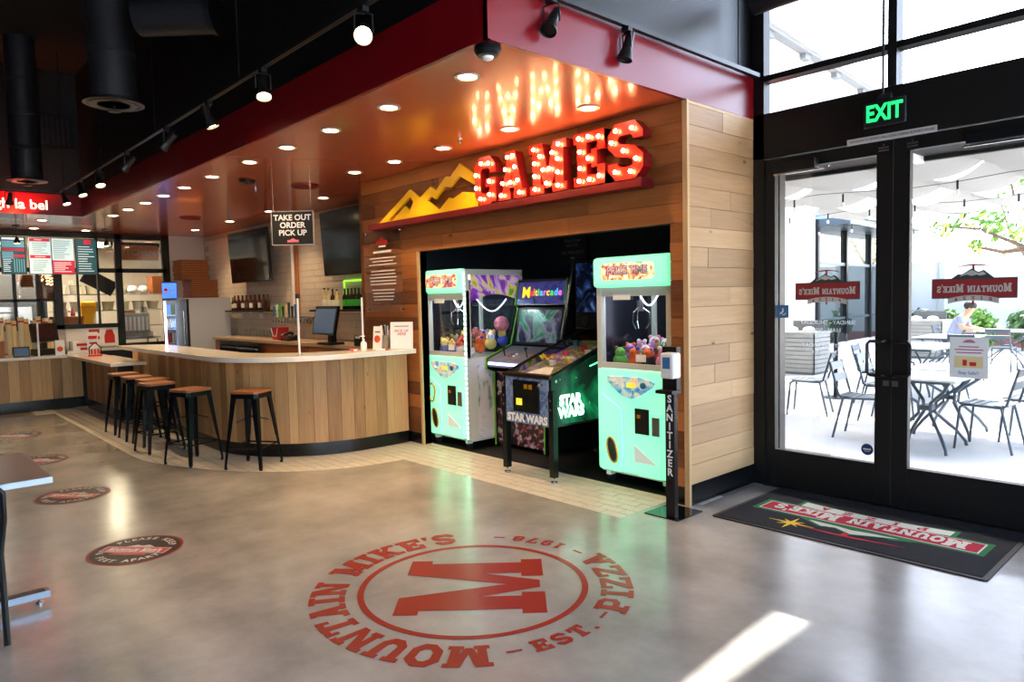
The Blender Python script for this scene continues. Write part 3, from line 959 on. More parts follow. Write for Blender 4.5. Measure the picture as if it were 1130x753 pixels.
t, ln = card('pick_up_sign', 'white PICK UP HERE sign leaning at the alcove end of the bar', -6.585, 4.37, 1.072, .25, .3, .8, .12)
for s_, z_ in (('PICK UP', .2), ('HERE', .165)):
    text(s_, .042, 'red_print', t, (0, -.003 + math.sin(ln) * z_, math.cos(ln) * z_), (PI / 2 - ln, 0, 0), name='print')
MB().box(-.08, -.006, .25, .08, -.002, .258).build('print', 'grey_print', t).location = (0, .03, -.002)
mk = thing('marker_pen', 'white marker pen with red cap lying on the bar', 'pen', (-6.6, 4.12, 1.081))
MB().cyl((-.06, 0, 0), (.04, 0, 0), .009, n=10).build('barrel', 'white_plastic', mk)
MB().cyl((.04, 0, 0), (.075, 0, 0), .01, n=10).build('cap', 'red_print', mk)
mk.rotation_euler = (0, 0, .9)

# hanging take-out sign
tsn = thing('hanging_sign', 'black TAKE OUT ORDER PICK UP sign hanging above the bar', 'sign', (-7.13, 3.41, 2.22), math.radians(47.0))
mat('sign_black', (30, 27, 26), .5)
mat('frame_light', (190, 180, 170), .4)
MB().box(-.225, -.008, 0, .225, .008, .36).build('board', 'sign_black', tsn)
MB().box(-.225, -.012, 0, .225, .012, .008).box(-.225, -.012, .352, .225, .012, .36).box(-.225, -.012, 0, -.217, .012, .36).box(.217, -.012, 0, .225, .012, .36).build('frame', 'frame_light', tsn)
for k, s_ in enumerate(('TAKE OUT', 'ORDER', 'PICK UP')):
    text(s_, .082, 'white_print', tsn, (0, -.0095, .288 - k * .08), FRONT, name='lettering', bold=.0022)
MB().prism([(-.06, .03), (.06, .03), (.06, .055), (.035, .055), (.0, .075), (-.035, .055), (-.06, .055)], -.0105, -.008, 'xz').build('emblem', 'pink', tsn)
for sx in (-.2, .2):
    MB().cyl((sx, 0, .36), (sx, 0, .81), .0025, n=6).build('cord', 'steel', tsn)

# ------------------------------------------------------------------ back bar
wood('cabinet_wood', (150, 84, 40), (196, 122, 64), 'z', .4, False)
bb = thing('back_bar_cabinet', 'orange-brown wooden back bar cabinets under a beige counter', 'cabinet', (-10.8, 5.05, 0))
MB().box(-2.5, -.28, 0, 3.1, .28, .98).build('body', 'cabinet_wood', bb)
MB().box(-2.5, -.34, .98, 3.12, .28, 1.025).build('counter_top', mat('stone_beige', (206, 178, 150), .2, noise=(12, .06)), bb)
for k in range(6):
    if k in (2,):
        continue
    x = -2.48 + k * .93
    dr = MB().box(x, -.3, .12, x + .9, -.28, .96).build('door', 'cabinet_wood', bb)
    MB().cyl((x + .8, -.31, .85), (x + .88, -.31, .85), .008, n=8).build('handle', 'dark_metal', dr)
uf = thing('undercounter_fridge', 'black undercounter fridge built in under the back counter', 'fridge', (-12.0, 4.69, .12))
MB().box(-.85, -.02, 0, .85, .02, .84).build('frame', 'black_plastic', uf)
for x in (-.82, .02):
    g_ = MB().box(x, -.03, .05, x + .8, -.02, .8).build('glass_door', 'tinted', uf)
    MB().box(x + .03, -.05, .74, x + .77, -.032, .76).build('handle', 'steel', g_)
# floating shelves
sh1 = thing('bottle_shelf', 'long dark shelf of bottles under the left television', 'shelf', (-12.8, 5.2, 1.5))
MB().box(-.8, -.13, -.03, 1.0, .13, 0).build('board', 'black_paint', sh1)
for x in (-.6, .3):
    MB().box(x - .02, .08, -.16, x + .02, .13, -.03).box(x - .02, -.1, -.06, x + .02, .13, -.03).build('bracket', 'white_plastic', sh1)
sh2 = thing('bottle_shelf', 'short dark shelf of bottles under the right television', 'shelf', (-9.3, 5.2, 1.5))
MB().box(-.85, -.13, -.03, 1.2, .13, 0).build('board', 'black_paint', sh2)
mat('amber', (70, 34, 18), .15)
mat('clear_bottle', (214, 196, 150), .12)
mat('label_white', (230, 226, 214), .6)
mat('green_box', (60, 180, 50), .5)
mat('glass_dark', (30, 26, 22), .15)
def bottle(x, y, z, h, body, lab, label, group):
    r = thing('bottle', label, 'bottle', (x, y, z), random.uniform(0, 6), group)
    s_ = h / .3
    MB().lathe([(.034 * s_, 0), (.037 * s_, .006), (.037 * s_, .17 * s_), (.03 * s_, .2 * s_), (.014 * s_, .225 * s_), (.013 * s_, .285 * s_), (.015 * s_, .287 * s_), (.015 * s_, .3 * s_)], n=12).build('body', body, r, smooth=True)
    MB().lathe([(.0376 * s_, .05 * s_), (.0378 * s_, .052 * s_), (.0378 * s_, .14 * s_), (.0376 * s_, .142 * s_)], n=12).build('label', lab, r)
    MB().cyl((0, 0, .285 * s_), (0, 0, .306 * s_), .016 * s_, n=10).build('cap', 'black_plastic', r)
bottle(-13.52, 5.2, 1.5, .24, 'glass_dark', 'label_white', 'single dark squat bottle at the left end of the long shelf', None)
for k in range(16):
    bottle(-13.35 + k * .094, 5.17 + .03 * (k % 2), 1.5, .27, 'amber', 'amber' if k % 4 else 'label_white', ORD[k] + ' brown beer bottle from the left in the row on the long shelf', 'brown bottles on the long shelf')
for k, (c_, l_) in enumerate((('clear_bottle', 'tall pale wine bottle with cream label at left of short shelf'), ('clear_bottle', 'second pale bottle from the left on the short shelf'), ('amber', 'amber bottle third from the left on the short shelf'), ('clear_bottle', 'pale bottle fourth from the left on the short shelf'))):
    bottle(-9.88 + k * .13, 5.19, 1.5, .32 - .01 * k, c_, 'label_white', l_, 'bottles on the short shelf')
for k in range(7):
    bottle(-9.28 + k * .1, 5.2, 1.5, .3, 'glass_dark', 'green_box', ORD[k] + ' dark green-banded bottle from the left on the short shelf', 'green banded bottles on the short shelf')
# beer taps
tp = thing('beer_tap_rail', 'row of chrome beer taps with coloured handles on tiled wall', 'beer taps', (-10.95, 5.285, 1.36))
MB().box(-.75, -.05, -.03, .95, .05, .03).build('rail', 'steel', tp)
tcols = ('sticker_blue', 'label_white', 'green_box', 'glass_dark', 'notice_yellow', 'black_plastic', 'dark_metal', 'sticker_blue')
for k in range(14):
    x = -.68 + k * .115
    f_ = MB().tube([(x, -.05, 0), (x, -.12, 0), (x, -.15, -.03), (x, -.15, -.08)], .014, 8).build('faucet', 'steel', tp, smooth=True)
    if k < 8:
        MB().cyl((x, -.12, .01), (x, -.12, .03), .01, n=8).cyl((x, -.12, .03), (x, -.12, .2 + .03 * (k % 3)), .014, .024, n=8).build('tap_handle', tcols[k], tp, smooth=True)
# glasses
mat('tumbler', (225, 228, 230), .08, trans=.85, ior=1.3)
for k in range(11):
    g_ = MB().lathe([(.03, 0), (.034, .002), (.04, .14), (.037, .14), (.03, .012)], n=12).build('drinking_glass', 'tumbler', None, smooth=True)
    g_.location = (-13.15 + k * .145, 5.15, 1.026)
    tag(g_, ORD[k] + ' clear drinking glass from the left in the row on the back counter', 'glass', 'drinking glasses on the back counter')
rb = thing('ice_bucket', 'red plastic ice bucket on the back counter', 'bucket', (-10.95, 4.95, 1.026))
MB().prism([(-.09, 0), (.09, 0), (.13, .2), (-.13, .2)], -.09, .09, 'xz').build('body', mat('bucket_red', (176, 20, 34), .4), rb)
MB().tube([(-.12, -.1, .19), (-.05, -.1, .06), (.06, -.1, .06), (.12, -.1, .19)], .006, 6).build('handle', 'white_plastic', rb)
ph = thing('desk_phone', 'black desk phone on the back counter', 'phone', (-10.45, 4.88, 1.026))
MB().prism([(-.1, 0), (.1, 0), (.1, .09), (-.1, .03)], -.12, .12, 'yz').build('base', 'black_plastic', ph)
MB().tube([(-.1, -.1, .07), (-.1, -.05, .1), (-.1, .05, .12), (-.1, .1, .1)], .022, 8).build('handset', 'black_plastic', ph)
MB().obox((.04, -.0, .075), (.08, .1, .006), rx=.3).build('screen', 'steel', ph)
pos = thing('register_screen', 'black touch-screen register on the back counter near the wooden wall', 'register', (-8.9, 4.75, 1.026))
MB().box(-.16, -.12, 0, .16, .12, .03).build('base', 'black_plastic', pos)
MB().box(-.05, -.02, .03, .05, .06, .2).build('stand', 'black_plastic', pos)
MB().obox((-.05, -.04, .33), (.62, .04, .4), rx=-.2).build('screen_body', 'black_plastic', pos)
MB().obox((-.05, -.064, .325), (.56, .004, .34), rx=-.2).build('screen', mat('screen_grey', (70, 88, 110), .2, emit=(70, 88, 110), es=.25), pos)
pr = thing('receipt_printer', 'black receipt printer on the back counter', 'printer', (-8.15, 4.85, 1.026))
MB().box(-.1, -.12, 0, .1, .12, .14).build('body', 'black_plastic', pr, bevel=.01)
MB().box(-.06, -.122, .1, .06, -.118, .13).build('receipt', 'paper', pr)
# televisions
mat('tv_black', (8, 9, 12), .12)
def tv(x0, x1, z0, z1, label):
    r = thing('television', label, 'television', ((x0 + x1) / 2, 5.15, z0))
    w, h = x1 - x0, z1 - z0
    MB().obox((0, 0, h / 2), (w, .05, h), rx=.06).build('body', 'black_plastic', r, bevel=.01)
    MB().obox((0, -.027, h / 2), (w - .03, .004, h - .03), rx=.06).build('screen', 'tv_black', r)
    MB().box(-.2, .03, h / 2 - .1, .2, .19, h / 2 + .1).build('wall_bracket', 'dark_metal', r)
tv(-13.4, -11.7, 2.0, 2.92, 'black wall television at the left, above the long bottle shelf')
tv(-9.78, -8.08, 2.0, 2.94, 'black wall television at the right, cut off by the wooden wall')
gf = thing('green_frame', 'lime green glowing frame on the wall above the short shelf', 'frame', (-9.05, 5.33, 1.62))
for a_, b_ in (((-.45, 0), (.45, 0)), ((.45, 0), (.45, .3)), ((.45, .3), (-.45, .3)), ((-.45, .3), (-.45, 0))):
    MB().cyl((a_[0], -.01, a_[1]), (b_[0], -.01, b_[1]), .014, n=8).build('tube', mat('lime', (150, 220, 60), .4, emit=(150, 220, 60), es=.8) if 'lime' not in MATS else 'lime', gf)
pp = thing('wall_pipe', 'white pipe on a brown wooden strip between the televisions', 'pipe', (-11.12, 5.32, 1.4))
MB().box(-.1, 0, 0, .1, .03, 1.62).build('strip', 'cabinet_wood', pp)
MB().cyl((-.02, -.02, 0), (-.02, -.02, 1.62), .028, n=12).build('tube', 'white_plastic', pp, smooth=True)
# fridge with black front, slim cooler and pizza boxes
fr = thing('tall_fridge', 'fridge with black front and white side under stacked pizza boxes', 'fridge', (-14.0, 4.78, 0))
MB().box(-.33, -.34, .05, .33, .42, 1.75).build('body', mat('white_enamel', (206, 210, 214), .35), fr, bevel=.008)
MB().box(-.33, -.38, .1, .33, -.34, 1.73).build('door', 'black_plastic', fr)
MB().cyl((.25, -.41, .9), (.25, -.41, 1.5), .014, n=8).build('handle', 'steel', fr)
for x in (-.28, .28):
    MB().cyl((x, -.3, 0), (x, -.3, .05), .02, n=8).build('foot', 'rubber', fr)
sc_ = thing('drinks_cooler', 'slim lit drinks cooler with blue header beside the white fridge', 'cooler', (-14.72, 4.44, 0), PI / 4 + .45)
sc_.scale = (.66, .66, 1)
MB().box(-.2, -.2, 0, .2, .2, 2.08).build('body', 'black_plastic', sc_)
mat('cooler_light', (220, 235, 255), .4, emit=(215, 232, 255), es=5)
mat('cooler_blue', (40, 80, 190), .4, emit=(50, 90, 210), es=1.6)
hd = MB().box(-.19, -.215, 1.76, .19, -.2, 2.05).build('header', 'cooler_blue', sc_)
MB().cyl((-.1, -.222, 1.9), (-.1, -.216, 1.9), .055, n=18).build('emblem', 'white_print', hd)
MB().prism([(-.155, 1.9), (-.045, 1.9), (-.055, 1.935), (-.08, 1.952), (-.1, 1.955), (-.14, 1.938)], -.2235, -.222, 'xz').build('emblem_top', 'red_print', hd)
text('pepsi', .1, 'white_print', hd, (.065, -.217, 1.9), FRONT, name='lettering')
MB().box(-.17, -.212, .2, .17, -.2, 1.7).build('interior', mat('cooler_in', (70, 82, 96), .5, emit=(70, 82, 96), es=.4), sc_)
MB().box(-.17, -.222, .2, -.12, -.212, 1.7).build('light_strip', 'cooler_light', sc_)
bc = ('green_box', 'sticker_blue', 'red_print', 'label_white', 'cooler_blue')
for k in range(5):
    z = .35 + k * .27
    MB().box(-.11, -.218, z - .012, .16, -.21, z).build('shelf', 'steel', sc_)
    for j in range(4):
        MB().cyl((-.085 + j * .062, -.216, z), (-.085 + j * .062, -.216, z + .2), .024, n=8).build('can_row', bc[(k + (j > 1)) % 5], sc_)
MB().box(-.19, -.24, .18, .19, -.236, 1.72).build('glass_door', 'clear', sc_)
mat('cardboard', (146, 84, 46), .8, noise=(20, .1))
mat('cardboard_pale', (180, 112, 64), .8, noise=(20, .1))
bxm = MB().box(-.24, -.24, 0, .24, .24, .036)
def pizza_box(x, y, z, rz, label, group, first=[None]):
    if first[0] is None:
        o = bpy.data.objects.new('pizza_box', None)
        COL.objects.link(o)
        MB().box(-.24, -.24, 0, .24, .24, .036).build('tray', 'cardboard', o)
        MB().box(-.243, -.243, .024, .243, .243, .04).build('lid', 'cardboard_pale', o)
        first[0] = o
        o.location = (x, y, z); o.rotation_euler = (0, 0, rz)
    else:
        o = copy_tree(first[0], None, (x, y, z), rz)
    tag(o, label, 'pizza box', group)
for k in range(8):
    pizza_box(-13.98 + random.uniform(-.015, .015), 4.77, 1.755 + k * .0415, random.uniform(-.05, .05), ORD[k] + ' pizza box from the bottom of the lower pile on the white fridge', 'lower pile of pizza boxes on the fridge')
for k in range(9):
    pizza_box(-14.02 + random.uniform(-.015, .015), 4.62, 1.755 + (k + 8) * .0415, random.uniform(-.05, .05), ORD[k] + ' pizza box from the bottom of the upper pile above the white fridge', 'upper pile of pizza boxes on the fridge')
# ------------------------------------------------------------------ kitchen behind glass
XK = -15.4
wk = struct(MB().box(XK - .05, -6, 0, XK, 4.64, .82).build('wall_kitchen', 'black_paint'), 'black framed glass wall between order counter and kitchen')
def kbar(y0, z0, y1, z1):
    MB().box(XK - .04, y0, z0, XK + .04, y1, z1).build('frame_bar', 'frame_black', wk)
kbar(4.52, .82, 4.66, ZC); kbar(3.66, .82, 3.78, ZC); kbar(2.62, 1.22, 2.76, 2.28)
kbar(-3, 2.28, 4.6, 2.36); kbar(-3, 2.93, 4.6, ZC); kbar(-3, 1.22, 3.7, 1.3); kbar(3.7, .82, 4.6, .9)
for y in (3.0, 3.34): kbar(y, 1.3, y + .03, 2.3)
kbar(3.34, 2.3, 3.38, ZC); kbar(2.35, 1.3, 2.4, 2.3); kbar(2.0, 1.3, 2.05, 2.3); kbar(1.2, 1.3, 1.28, 2.3)
kbar(0.2, 1.2, .28, ZC); kbar(1.2, 1.74, 2.65, 1.79)
for k, (y0, z0, y1, z1) in enumerate(((3.78, .9, 4.52, 2.28), (3.78, 2.36, 4.52, 2.93), (2.76, 1.3, 3.66, 2.28), (3.38, 2.36, 3.66, 2.93), (1.28, 1.3, 2.62, 2.28))):
    struct(MB().box(XK - .004, y0, z0, XK + .004, y1, z1).build('window_%d' % (20 + k), 'clear'))
struct(MB().box(XK - .05, -3, .82, XK - .02, 3.7, 1.22).build('wall_kitchen_low', 'white_wall'))
struct(MB().box(-19.0, -6, 0, -18.9, 7, ZC).build('wall_kitchen_back', 'white_wall'))
struct(MB().box(-18.9, 5.45, 0, -15.45, 5.55, ZC).build('wall_kitchen_side', 'white_wall'))
struct(MB().box(-19, -6, 2.99, -15.45, 6, 3.02).build('ceiling_kitchen', 'white_wall'))
kl = thing('kitchen_light', 'bright ceiling light panel seen through the upper kitchen pane', 'light', (-16.9, 3.75, 2.93))
MB().box(-.6, -.3, 0, .6, .3, .05).build('housing', 'white_plastic', kl)
MB().box(-.57, -.27, -.006, .57, .27, 0).build('diffuser', mat('panel_glow', (255, 240, 205), .5, emit=(255, 238, 200), es=26), kl)
kl2 = thing('kitchen_light', 'ceiling light panel over the ovens at the far left of the kitchen', 'light', (-17.2, 1.5, 2.93))
MB().box(-.6, -.3, 0, .6, .3, .05).build('housing', 'white_plastic', kl2)
MB().box(-.57, -.27, -.006, .57, .27, 0).build('diffuser', 'panel_glow', kl2)
# kitchen things
def stack(x, y, z, n, label, group, w=1.0):
    for k in range(n):
        pizza_box(x + random.uniform(-.01, .01), y + random.uniform(-.01, .01), z + k * .0415, random.uniform(-.04, .04), ORD[k] + label, group)
kt = thing('prep_table', 'steel kitchen prep table behind the serving window', 'table', (-16.3, 3.2, 0))
MB().box(-.45, -.6, 1.08, .45, .5, 1.12).build('top', 'steel', kt)
for sx in (-.4, .4):
    for sy in (-.55, .45):
        MB().cyl((sx, sy, 0), (sx, sy, 1.08), .025, n=8).build('leg', 'steel', kt)
stack(-16.05, 2.92, 1.12, 8, ' pizza box from the bottom of the taller pile behind the serving window', 'taller pile in the serving window')
stack(-16.05, 3.43, 1.12, 4, ' pizza box from the bottom of the shorter pile behind the serving window', 'shorter pile in the serving window')
for y, c_ in ((2.86, 'label_white'), (2.98, 'red_print')):
    b_ = MB().lathe([(.035, 0), (.04, .01), (.036, .1), (.012, .16), (.006, .2)], n=10).build('squeeze_bottle', c_, None, smooth=True, loc=(-16.02, y + .05, 1.4525))
    tag(b_, ('pale' if c_ == 'label_white' else 'red') + ' squeeze bottle on the taller pile of boxes', 'bottle')
kr = thing('wire_shelving', 'steel kitchen shelving full of tubs behind the glass', 'shelving', (-17.4, 3.9, 0))
for z in (1.2, 1.55, 1.9):
    MB().box(-.3, -1.0, z - .02, .3, 1.3, z).build('shelf', 'steel', kr)
for sy in (-1.0, .2, 1.28):
    MB().cyl((.28, sy, 0), (.28, sy, 1.9), .018, n=8).build('post', 'steel', kr)
mat('tub', (206, 200, 178), .4)
mat('tub_green', (150, 160, 90), .5)
mat('yellow', (240, 196, 10), .5)
for z, row in ((1.55, 'shelf at mid height'), (1.9, 'top shelf')):
    for k in range(7 if z < 1.8 else 5):
        tb = thing('food_tub', ORD[k] + ' round pale food tub from the left on the kitchen ' + row, 'tub', (-17.35, 3.05 + k * .3, z), 0, 'tubs on the kitchen ' + row)
        MB().lathe([(.1, 0), (.12, .16), (.125, .17)], n=12).build('body', 'tub', tb, smooth=True)
        MB().cyl((0, 0, .17), (0, 0, .19), .128, n=12).build('lid', 'tub_green' if k % 2 else 'tub', tb)
yb = thing('yellow_bin', 'bright yellow plastic tub behind the serving window', 'tub', (-16.7, 3.42, 1.122))
MB().prism([(-.12, 0), (.12, 0), (.14, .5), (-.14, .5)], -.1, .1, 'yz').build('body', 'yellow', yb, bevel=.02)
MB().prism([(-.16, .5), (.16, .5), (.13, .62), (-.13, .62)], -.12, .12, 'yz').build('lid', 'yellow', yb, bevel=.03)
bd = MB().obox((0, 0, 0), (.03, .62, .3)).build('chalk_board', 'black_plastic', None, loc=(-16.2, 3.55, 2.12))
bd.rotation_euler = (math.radians(-30), 0, 0)
tag(bd, 'black tilted board hanging inside the serving window', 'board')
hk = struct(MB().box(-16.22, 3.5, 2.3, -16.2, 3.52, 3.0).build('trim_7', 'black_paint'))
mx = thing('slicer_machine', 'grey steel kitchen machine behind the right kitchen pane', 'appliance', (-16.4, 4.2, .98))
MB().box(-.25, -.3, 0, .25, .3, .1).build('base', 'steel', mx, bevel=.01)
MB().box(-.2, -.27, .1, .22, .27, .5).build('body', 'zinc', mx, bevel=.03)
for k in range(6):
    MB().box(.22, -.22 + k * .08, .14, .228, -.18 + k * .08, .42).build('slot', 'white_plastic', mx)
MB().cyl((0, .2, .5), (0, .2, .62), .06, n=12).build('feed_tube', 'steel', mx)
MB().cyl((.05, -.1, .5), (.05, -.1, .56), .14, n=16).build('bowl', mat('wood_bowl', (170, 116, 80), .6), mx)
kt2 = thing('equipment_stand', 'steel stand carrying the kitchen machine', 'table', (-16.4, 4.15, 0))
MB().box(-.4, -.4, .94, .4, .45, .978).build('top', 'steel', kt2)
for sx in (-.36, .36):
    for sy in (-.36, .4):
        MB().cyl((sx, sy, 0), (sx, sy, .94), .025, n=8).build('leg', 'steel', kt2)
cb_ = thing('carton', 'brown cardboard carton on the high kitchen shelf', 'carton', (-17.3, 5.0, 1.902))
MB().box(-.2, -.2, 0, .2, .2, .38).build('body', 'cardboard', cb_)
MB().box(-.202, -.03, .3, .202, .03, .385).build('tape', 'cardboard_pale', cb_)
for k in range(2):
    bg_ = MB().ball((0, 0, .09), .1, sc=(1, 1.1, .9)).build('plastic_bag', 'white_plastic', None, smooth=True, loc=(-17.22, 4.42 + k * .225, 1.901))
    tag(bg_, ['white plastic bag beside the tubs on the kitchen shelf', 'white plastic bag beside the carton on the kitchen shelf'][k], 'bag')
kc = thing('kitchen_sign', 'faint round-topped KITCHEN sign behind the upper right pane', 'sign', (-15.75, 4.15, 2.55))
MB().box(-.02, -.42, 0, 0, .42, .3).build('board', 'cabinet_wood', kc)
text('KITCHEN', .17, mat('sign_grey', (170, 160, 150), .6), kc, (.004, 0, .15), EAST)
MB().box(-.6, -.45, .28, -.02, .45, .36).build('shelf', 'black_paint', kc)
hs_ = thing('hot_sign', 'small glowing orange neon sign at the corner of the serving window', 'sign', (-15.3, 2.5, 2.02))
mat('neon', (255, 180, 90), .4, emit=(255, 190, 110), es=6)
for k in range(3):
    MB().tube([(0, 0, .03 + k * .055), (0, .03, .05 + k * .055), (0, .07, .02 + k * .055), (0, .1, .04 + k * .055)], .009, 6).build('tube', 'neon', hs_)
MB().box(-.02, -.01, .0, -.01, .11, .18).build('back_plate', 'black_plastic', hs_)
# pizza boxes shelved at left of the serving window
stack(-16.0, 2.45, 1.79, 11, ' pizza box from the bottom of the right-hand pile above the ovens', 'right pile above the ovens')
stack(-16.0, 1.9, 1.79, 11, ' pizza box from the bottom of the left-hand pile above the ovens', 'left pile above the ovens')
ov = thing('pizza_oven', 'dark steel pizza oven behind the order counter glass', 'oven', (-16.2, 1.7, 0))
MB().box(-.55, -1.2, .3, .55, .85, 1.785).build('body', 'dark_metal', ov)
for z in (.9, 1.45):
    dd_ = MB().box(.55, -.9, z - .2, .57, .6, z + .2).build('door', 'steel', ov)
    MB().cyl((.6, -.7, z + .1), (.6, .4, z + .1), .015, n=8).build('handle', 'steel', dd_)
for sx in (-.5, .5):
    for sy in (-1.1, .75):
        MB().cyl((sx, sy, 0), (sx, sy, .3), .03, n=8).build('leg', 'steel', ov)

# ------------------------------------------------------------------ menu screens
mat('bezel', (12, 12, 14), .3)
mat('menu_white', (190, 214, 214), .4, emit=(190, 214, 214), es=.45)
mat('menu_dark', (26, 58, 62), .4, emit=(26, 58, 62), es=.8)
mat('menu_teal', (92, 140, 150), .4, emit=(92, 140, 150), es=.6)
mat('menu_red', (150, 26, 44), .4, emit=(150, 26, 44), es=.8)
mat('menu_ink', (90, 104, 108), .5, emit=(90, 104, 108), es=.4)
mat('menu_light', (210, 225, 222), .5, emit=(210, 225, 222), es=.7)
def menu(y0, y1, label, kind):
    z0, z1 = 2.235, 2.9
    r = thing('menu_screen', label, 'menu screen', (XK + .15, (y0 + y1) / 2, z0), 0, 'menu screens above the order counter')
    w, h = (y1 - y0) / 2 - .008, z1 - z0
    MB().box(-.05, -w - .008, 0, 0, w + .008, h).build('housing', 'bezel', r)
    base = {'table': 'menu_dark', 'list': 'menu_white', 'half': 'menu_white', 'dark': 'menu_dark'}[kind]
    p = MB().box(0, -w, .01, .004, w, h - .01).build('screen', base, r)
    def band(a, b, u0, u1, m, d=.006):
        MB().box(.003, -w + 2 * w * u0, .01 + (h - .02) * a, d, -w + 2 * w * u1, .01 + (h - .02) * b).build('panel', m, p)
    def lines(a, b, n_, u0, u1, m):
        for k in range(n_):
            z = a + (b - a) * (k + .5) / n_
            band(z - .006, z + .006, u0, u0 + (u1 - u0) * random.uniform(.55, 1), m, .0075)
    if kind == 'table':
        band(.93, .98, .05, .95, 'menu_light'); band(.72, .9, .04, .96, 'menu_teal'); band(.62, .7, .04, .96, 'menu_red'); band(.4, .6, .04, .5, 'menu_teal'); band(.45, .52, .45, .96, 'menu_red')
        for k in range(5):
            band(.04, .4, .5 + k * .1, .54 + k * .1, 'menu_teal')
        lines(.04, .4, 8, .06, .42, 'menu_light'); lines(.4, .92, 8, .08, .9, 'menu_ink')
    elif kind == 'list':
        band(.9, .99, .03, .97, 'menu_red'); band(.43, .52, .03, .97, 'menu_red')
        lines(.55, .88, 7, .15, .85, 'menu_ink'); lines(.06, .4, 7, .15, .85, 'menu_ink'); lines(.93, .96, 1, .25, .75, 'menu_light'); lines(.46, .49, 1, .25, .75, 'menu_light')
    elif kind == 'half':
        band(.0, .38, 0, 1, 'menu_red'); lines(.04, .34, 6, .06, .9, 'menu_light'); lines(.42, .96, 10, .08, .85, 'menu_ink')
    else:
        band(.86, .99, .4, .75, 'menu_red'); lines(.05, .82, 11, .1, .9, 'menu_light')
menu(1.84, 2.21, 'leftmost menu screen, teal table of prices', 'table')
menu(2.25, 2.6, 'white menu screen with two red heading bands', 'list')
menu(2.6, 2.96, 'menu screen with white upper part and red lower part', 'half')
menu(2.98, 3.33, 'rightmost menu screen, dark green with pale text', 'dark')
menu(1.42, 1.79, 'menu screen cut by the left edge of the picture', 'list')
# red band lettering above the order counter (lit script cut by the picture edge)
mat('script_white', (255, 236, 220), .4, emit=(255, 230, 210), es=1.0)
text('ough la bel', .2, 'script_white', fl, (-12.675, 1.72, 3.16), (PI / 2, 0, PI / 2), name='lettering', ext=.004, bold=.002)
# ------------------------------------------------------------------ things on the order counter
cp_x = -13.55
mat('cup_cream', (232, 212, 164), .5)
for k in range(9):
    cs = thing('cup_stack', ORD[k] + ' tall stack of cream paper cups from the left on the order counter', 'cups', (-13.95 + .14 * (k % 2), 1.62 + k * .084, .862), 0, 'stacks of paper cups on the order counter')
    hgt = .62 - .03 * (k % 3)
    MB().lathe([(.034, 0), (.042, .1), (.043, hgt - .02), (.048, hgt), (.045, hgt), (.038, hgt - .05)], n=12).build('cups', 'cup_cream', cs, smooth=True)
    MB().lathe([(.0433, hgt * .86), (.0438, hgt * .865), (.0438, hgt * .9), (.0433, hgt * .905)], n=12).build('print_band', 'red_print', cs)
ps = thing('order_register', 'black order register with flat screen on the order counter', 'register', (-13.55, 2.12, .862), PI / 2 + .3)
MB().box(-.14, -.12, 0, .14, .12, .1).build('cash_drawer', 'black_plastic', ps)
MB().box(-.04, -.04, .1, .04, .04, .2).build('stand', 'black_plastic', ps)
MB().obox((0, -.05, .36), (.4, .035, .3), rx=-.2).build('screen_body', 'black_plastic', ps)
MB().obox((0, -.0705, .36), (.34, .004, .2), rx=-.2).build('screen', mat('screen_dim', (60, 30, 30), .2), ps)
ps2 = thing('card_reader', 'small black card reader on the order counter', 'card reader', (-13.5, 2.38, .862), PI / 2)
MB().prism([(-.06, 0), (.06, 0), (.06, .12), (-.06, .05)], -.05, .05, 'yz').build('body', 'black_plastic', ps2)
MB().box(-.035, -.061, .03, .035, -.055, .06).build('screen', 'screen_grey', ps2)
tb_ = thing('order_tablet', 'dark tablet leaning on the order counter', 'tablet', (-13.25, 1.78, .862), PI / 2)
MB().obox((0, 0, .08), (.22, .012, .16), rx=-.3).build('body', 'black_plastic', tb_)
MB().obox((0, -.0075, .08), (.19, .003, .13), rx=-.3).build('screen', 'screen_grey', tb_)
ju = thing('copper_pot', 'round copper-coloured canister on the order counter', 'canister', (-13.6, 1.5, .862))
MB().lathe([(.11, 0), (.12, .01), (.12, .22), (.125, .225), (.125, .25), (.05, .27)], n=20).build('body', mat('copper', (190, 140, 110), .35, .6), ju, smooth=True)
MB().cyl((0, 0, .27), (0, 0, .3), .02, n=10).build('knob', 'black_plastic', ju)
dr_ = thing('divider_post', 'thin pale vertical post on the order counter', 'post', (-13.2, 2.0, .862))
MB().cyl((0, 0, 0), (0, 0, .01), .05, n=16).build('base', 'steel', dr_)
MB().cyl((0, 0, .01), (0, 0, .52), .014, n=10).build('rod', 'white_plastic', dr_)
t, ln = card('card_stand', 'white counter card with an orange circle beside the order register', -13.15, 2.28, .862, .13, .24, PI / 2, .1)
MB().cyl((0, -.001, .1), (0, .004, .1), .042, n=20).build('pizza_picture', 'pizza_orange', t)
t, ln = card('card_stand', 'wide white card with red print on the low counter', -13.4, 2.66, .862, .3, .2, PI / 2, .15)
MB().box(-.1, -.004, .12, .1, .008, .16).box(-.05, -.004, .05, .12, .002, .09).build('print', 'red_print', t)
t, ln = card('flyer_stand', 'white flyer with red heading at the end of the low counter', -12.75, 2.66, .862, .16, .36, PI / 2 + .1, .05)
MB().box(-.06, -.004, .25, .06, .012, .3).box(-.05, -.004, .17, .06, .008, .2).build('print', 'red_print', t)
hl = thing('house_lantern', 'small black house-shaped lantern on the low counter', 'lantern', (-12.35, 2.6, .873), PI / 2)
MB().tube([(-.08, 0, 0), (-.08, 0, .12), (0, 0, .2), (.08, 0, .12), (.08, 0, 0)], .01, 6, True).build('frame', 'black_plastic', hl)
for k in range(3):
    MB().cyl((-.045 + k * .045, 0, .02), (-.045 + k * .045, 0, .1), .018, n=8).build('candle', 'pizza_orange', hl)
